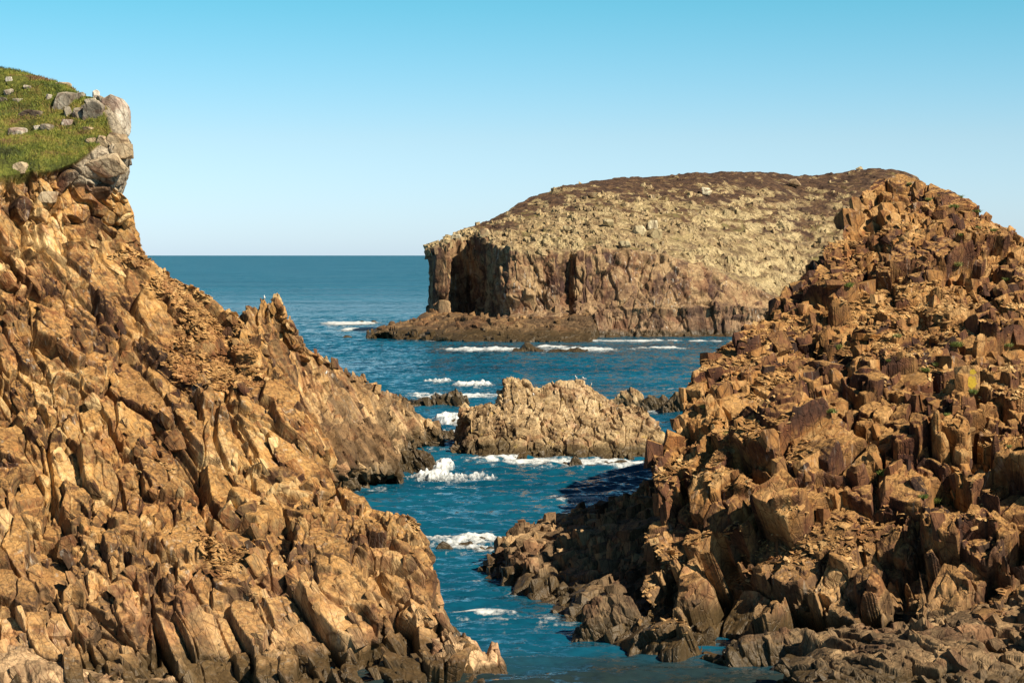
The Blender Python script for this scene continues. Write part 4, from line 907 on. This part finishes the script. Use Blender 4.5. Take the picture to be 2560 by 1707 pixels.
rock("sea_rock", 1500, 1572, 1160, 1146, M_WET, 312, "low weedy rock under the lichen-stained end of the islet", group="sea rocks", prof=PF2, n=(100, 60), blocks=0)
rock("sea_rock", 856, 881, 845, 837, M_WET, 313, "tiny dark rock left of the far ledge, nearest the viewer", group="sea rocks", prof=PF, n=(50, 40), blocks=0)
rock("sea_rock", 895, 916, 808, 801, M_WET, 314, "tiny rock in the left of the two foam streaks off the far ledge", group="sea rocks", prof=PF, n=(50, 40), blocks=0)
rock("sea_rock", 926, 944, 808, 799, M_WET, 315, "tiny rock beside the tip of the far ledge", group="sea rocks", prof=PF, n=(50, 40), blocks=0)
rock("sea_rock", 1530, 1615, 1024, 970, M_ISLE, 316, "smooth brown whaleback rock behind the right end of the islet", group="sea rocks", prof=[(0, .5), (.3, .85), (.6, 1), (.85, .8), (1, .3)], n=(160, 110), blocks=30)
rock("sea_rock", 1606, 1672, 1030, 982, M_WET, 317, "dark rock between the whaleback and the right cliff", group="sea rocks", prof=[(0, .6), (.3, .9), (.6, .7), (.8, 1), (1, .6)], n=(140, 110), blocks=30)
rock("sea_rock", 1656, 1740, 1034, 978, M_WET, 318, "black pointed rock touching the outline of the right cliff", group="sea rocks", prof=[(0, .4), (.4, 1), (.7, .8), (1, .7)], n=(140, 110), blocks=30)
rock("shore_block", 1464, 1602, 1602, 1484, M_LEDGE, 319, "big squarish boulder standing in the water at the foot of the right cliff", group="blocks at the waterline", prof=[(0, .75), (.1, .95), (.5, 1), (.9, .92), (1, .6)], n=(260, 240), blocks=20, z0=0.0)
rock("shore_block", 1826, 2010, 1668, 1572, M_LEDGE, 320, "long flat-topped dark block at the water's edge under the right cliff", group="blocks at the waterline", prof=[(0, .55), (.15, .8), (.6, 1), (1, 1.05)], n=(300, 220), blocks=20)

# ------------------------------------------------------------------ gulls
mw = NT("gull_white"); mw.bsdf.inputs['Base Color'].default_value = (0.82, 0.82, 0.80, 1)
mgy = NT("gull_grey_wing"); mgy.bsdf.inputs['Base Color'].default_value = (0.30, 0.32, 0.34, 1)
mbk = NT("gull_yellow_bill"); mbk.bsdf.inputs['Base Color'].default_value = (0.65, 0.42, 0.05, 1)
def ell(bm, c, r, rot=0.0):
    res = bmesh.ops.create_uvsphere(bm, u_segments=12, v_segments=8, radius=1.0)
    for v in res['verts']:
        x, y, z = v.co.x*r[0], v.co.y*r[1], v.co.z*r[2]
        v.co = (x*math.cos(rot)-z*math.sin(rot)+c[0], y+c[1], x*math.sin(rot)+z*math.cos(rot)+c[2])
def bm_link(name, fn, mat, parent):
    bm = bmesh.new(); fn(bm); me = bpy.data.meshes.new(name); bm.to_mesh(me); bm.free()
    for p_ in me.polygons: p_.use_smooth = True
    return link(name, me, mat, parent)
def gull_body(bm):
    ell(bm, (0, 0, .22), (.24, .10, .11), 0.25); ell(bm, (.17, 0, .36), (.075, .06, .11), 0.1); ell(bm, (.20, 0, .45), (.075, .058, .058)); ell(bm, (-.25, 0, .17), (.13, .05, .025), 0.15)
def legs(bm):
    for y in (-.04, .04):
        bmesh.ops.create_cone(bm, cap_ends=True, segments=6, radius1=.010, radius2=.008, depth=.16)
        for v in bm.verts[-12:]: v.co += Vector((0.01, y, .07))
groot = bpy.data.objects.new("gull", None); sc.collection.objects.link(groot)
bm_link("body", gull_body, mw.m, groot)
bm_link("bill", lambda b_: [ell(b_, (.29, 0, .44), (.05, .014, .016))], mbk.m, groot)
for y in (-.085, .085): bm_link("wing", lambda b_, y=y: ell(b_, (-.06, y, .25), (.25, .03, .075), 0.2), mgy.m, groot)
bm_link("legs", legs, mbk.m, groot)
GU = [(ISLE, 1440, 945, "white gull standing left of the pair on the islet summit"), (ISLE, 1462, 948, "white gull in the middle of the row on the islet summit"),
      (ISLE, 1484, 948, "white gull at the right end of the row on the islet summit"), (ISLE, 1334, 990, "white gull resting on the left face of the islet"),
      (SPUR, 828, 932, "white gull sitting on the crest of the left spur"), (SPUR, 668, 744, "white gull perched on the tip of the pinnacle")]
for k, (g, px, py, lb) in enumerate(GU):
    r_ = groot if k == 0 else groot.copy()
    if k:
        sc.collection.objects.link(r_)
        for ch in list(groot.children):
            c2 = ch.copy(); sc.collection.objects.link(c2); c2.parent = r_
    p = surf(g, px, py); r_.location = (p[0], p[1], p[2]); r_.rotation_euler = (0, 0, rs.random()*6.28); r_.scale = (0.9, 0.9, 0.9)
    r_['label'] = lb; r_['category'] = "gull"; r_['group'] = "gulls resting on the rocks"
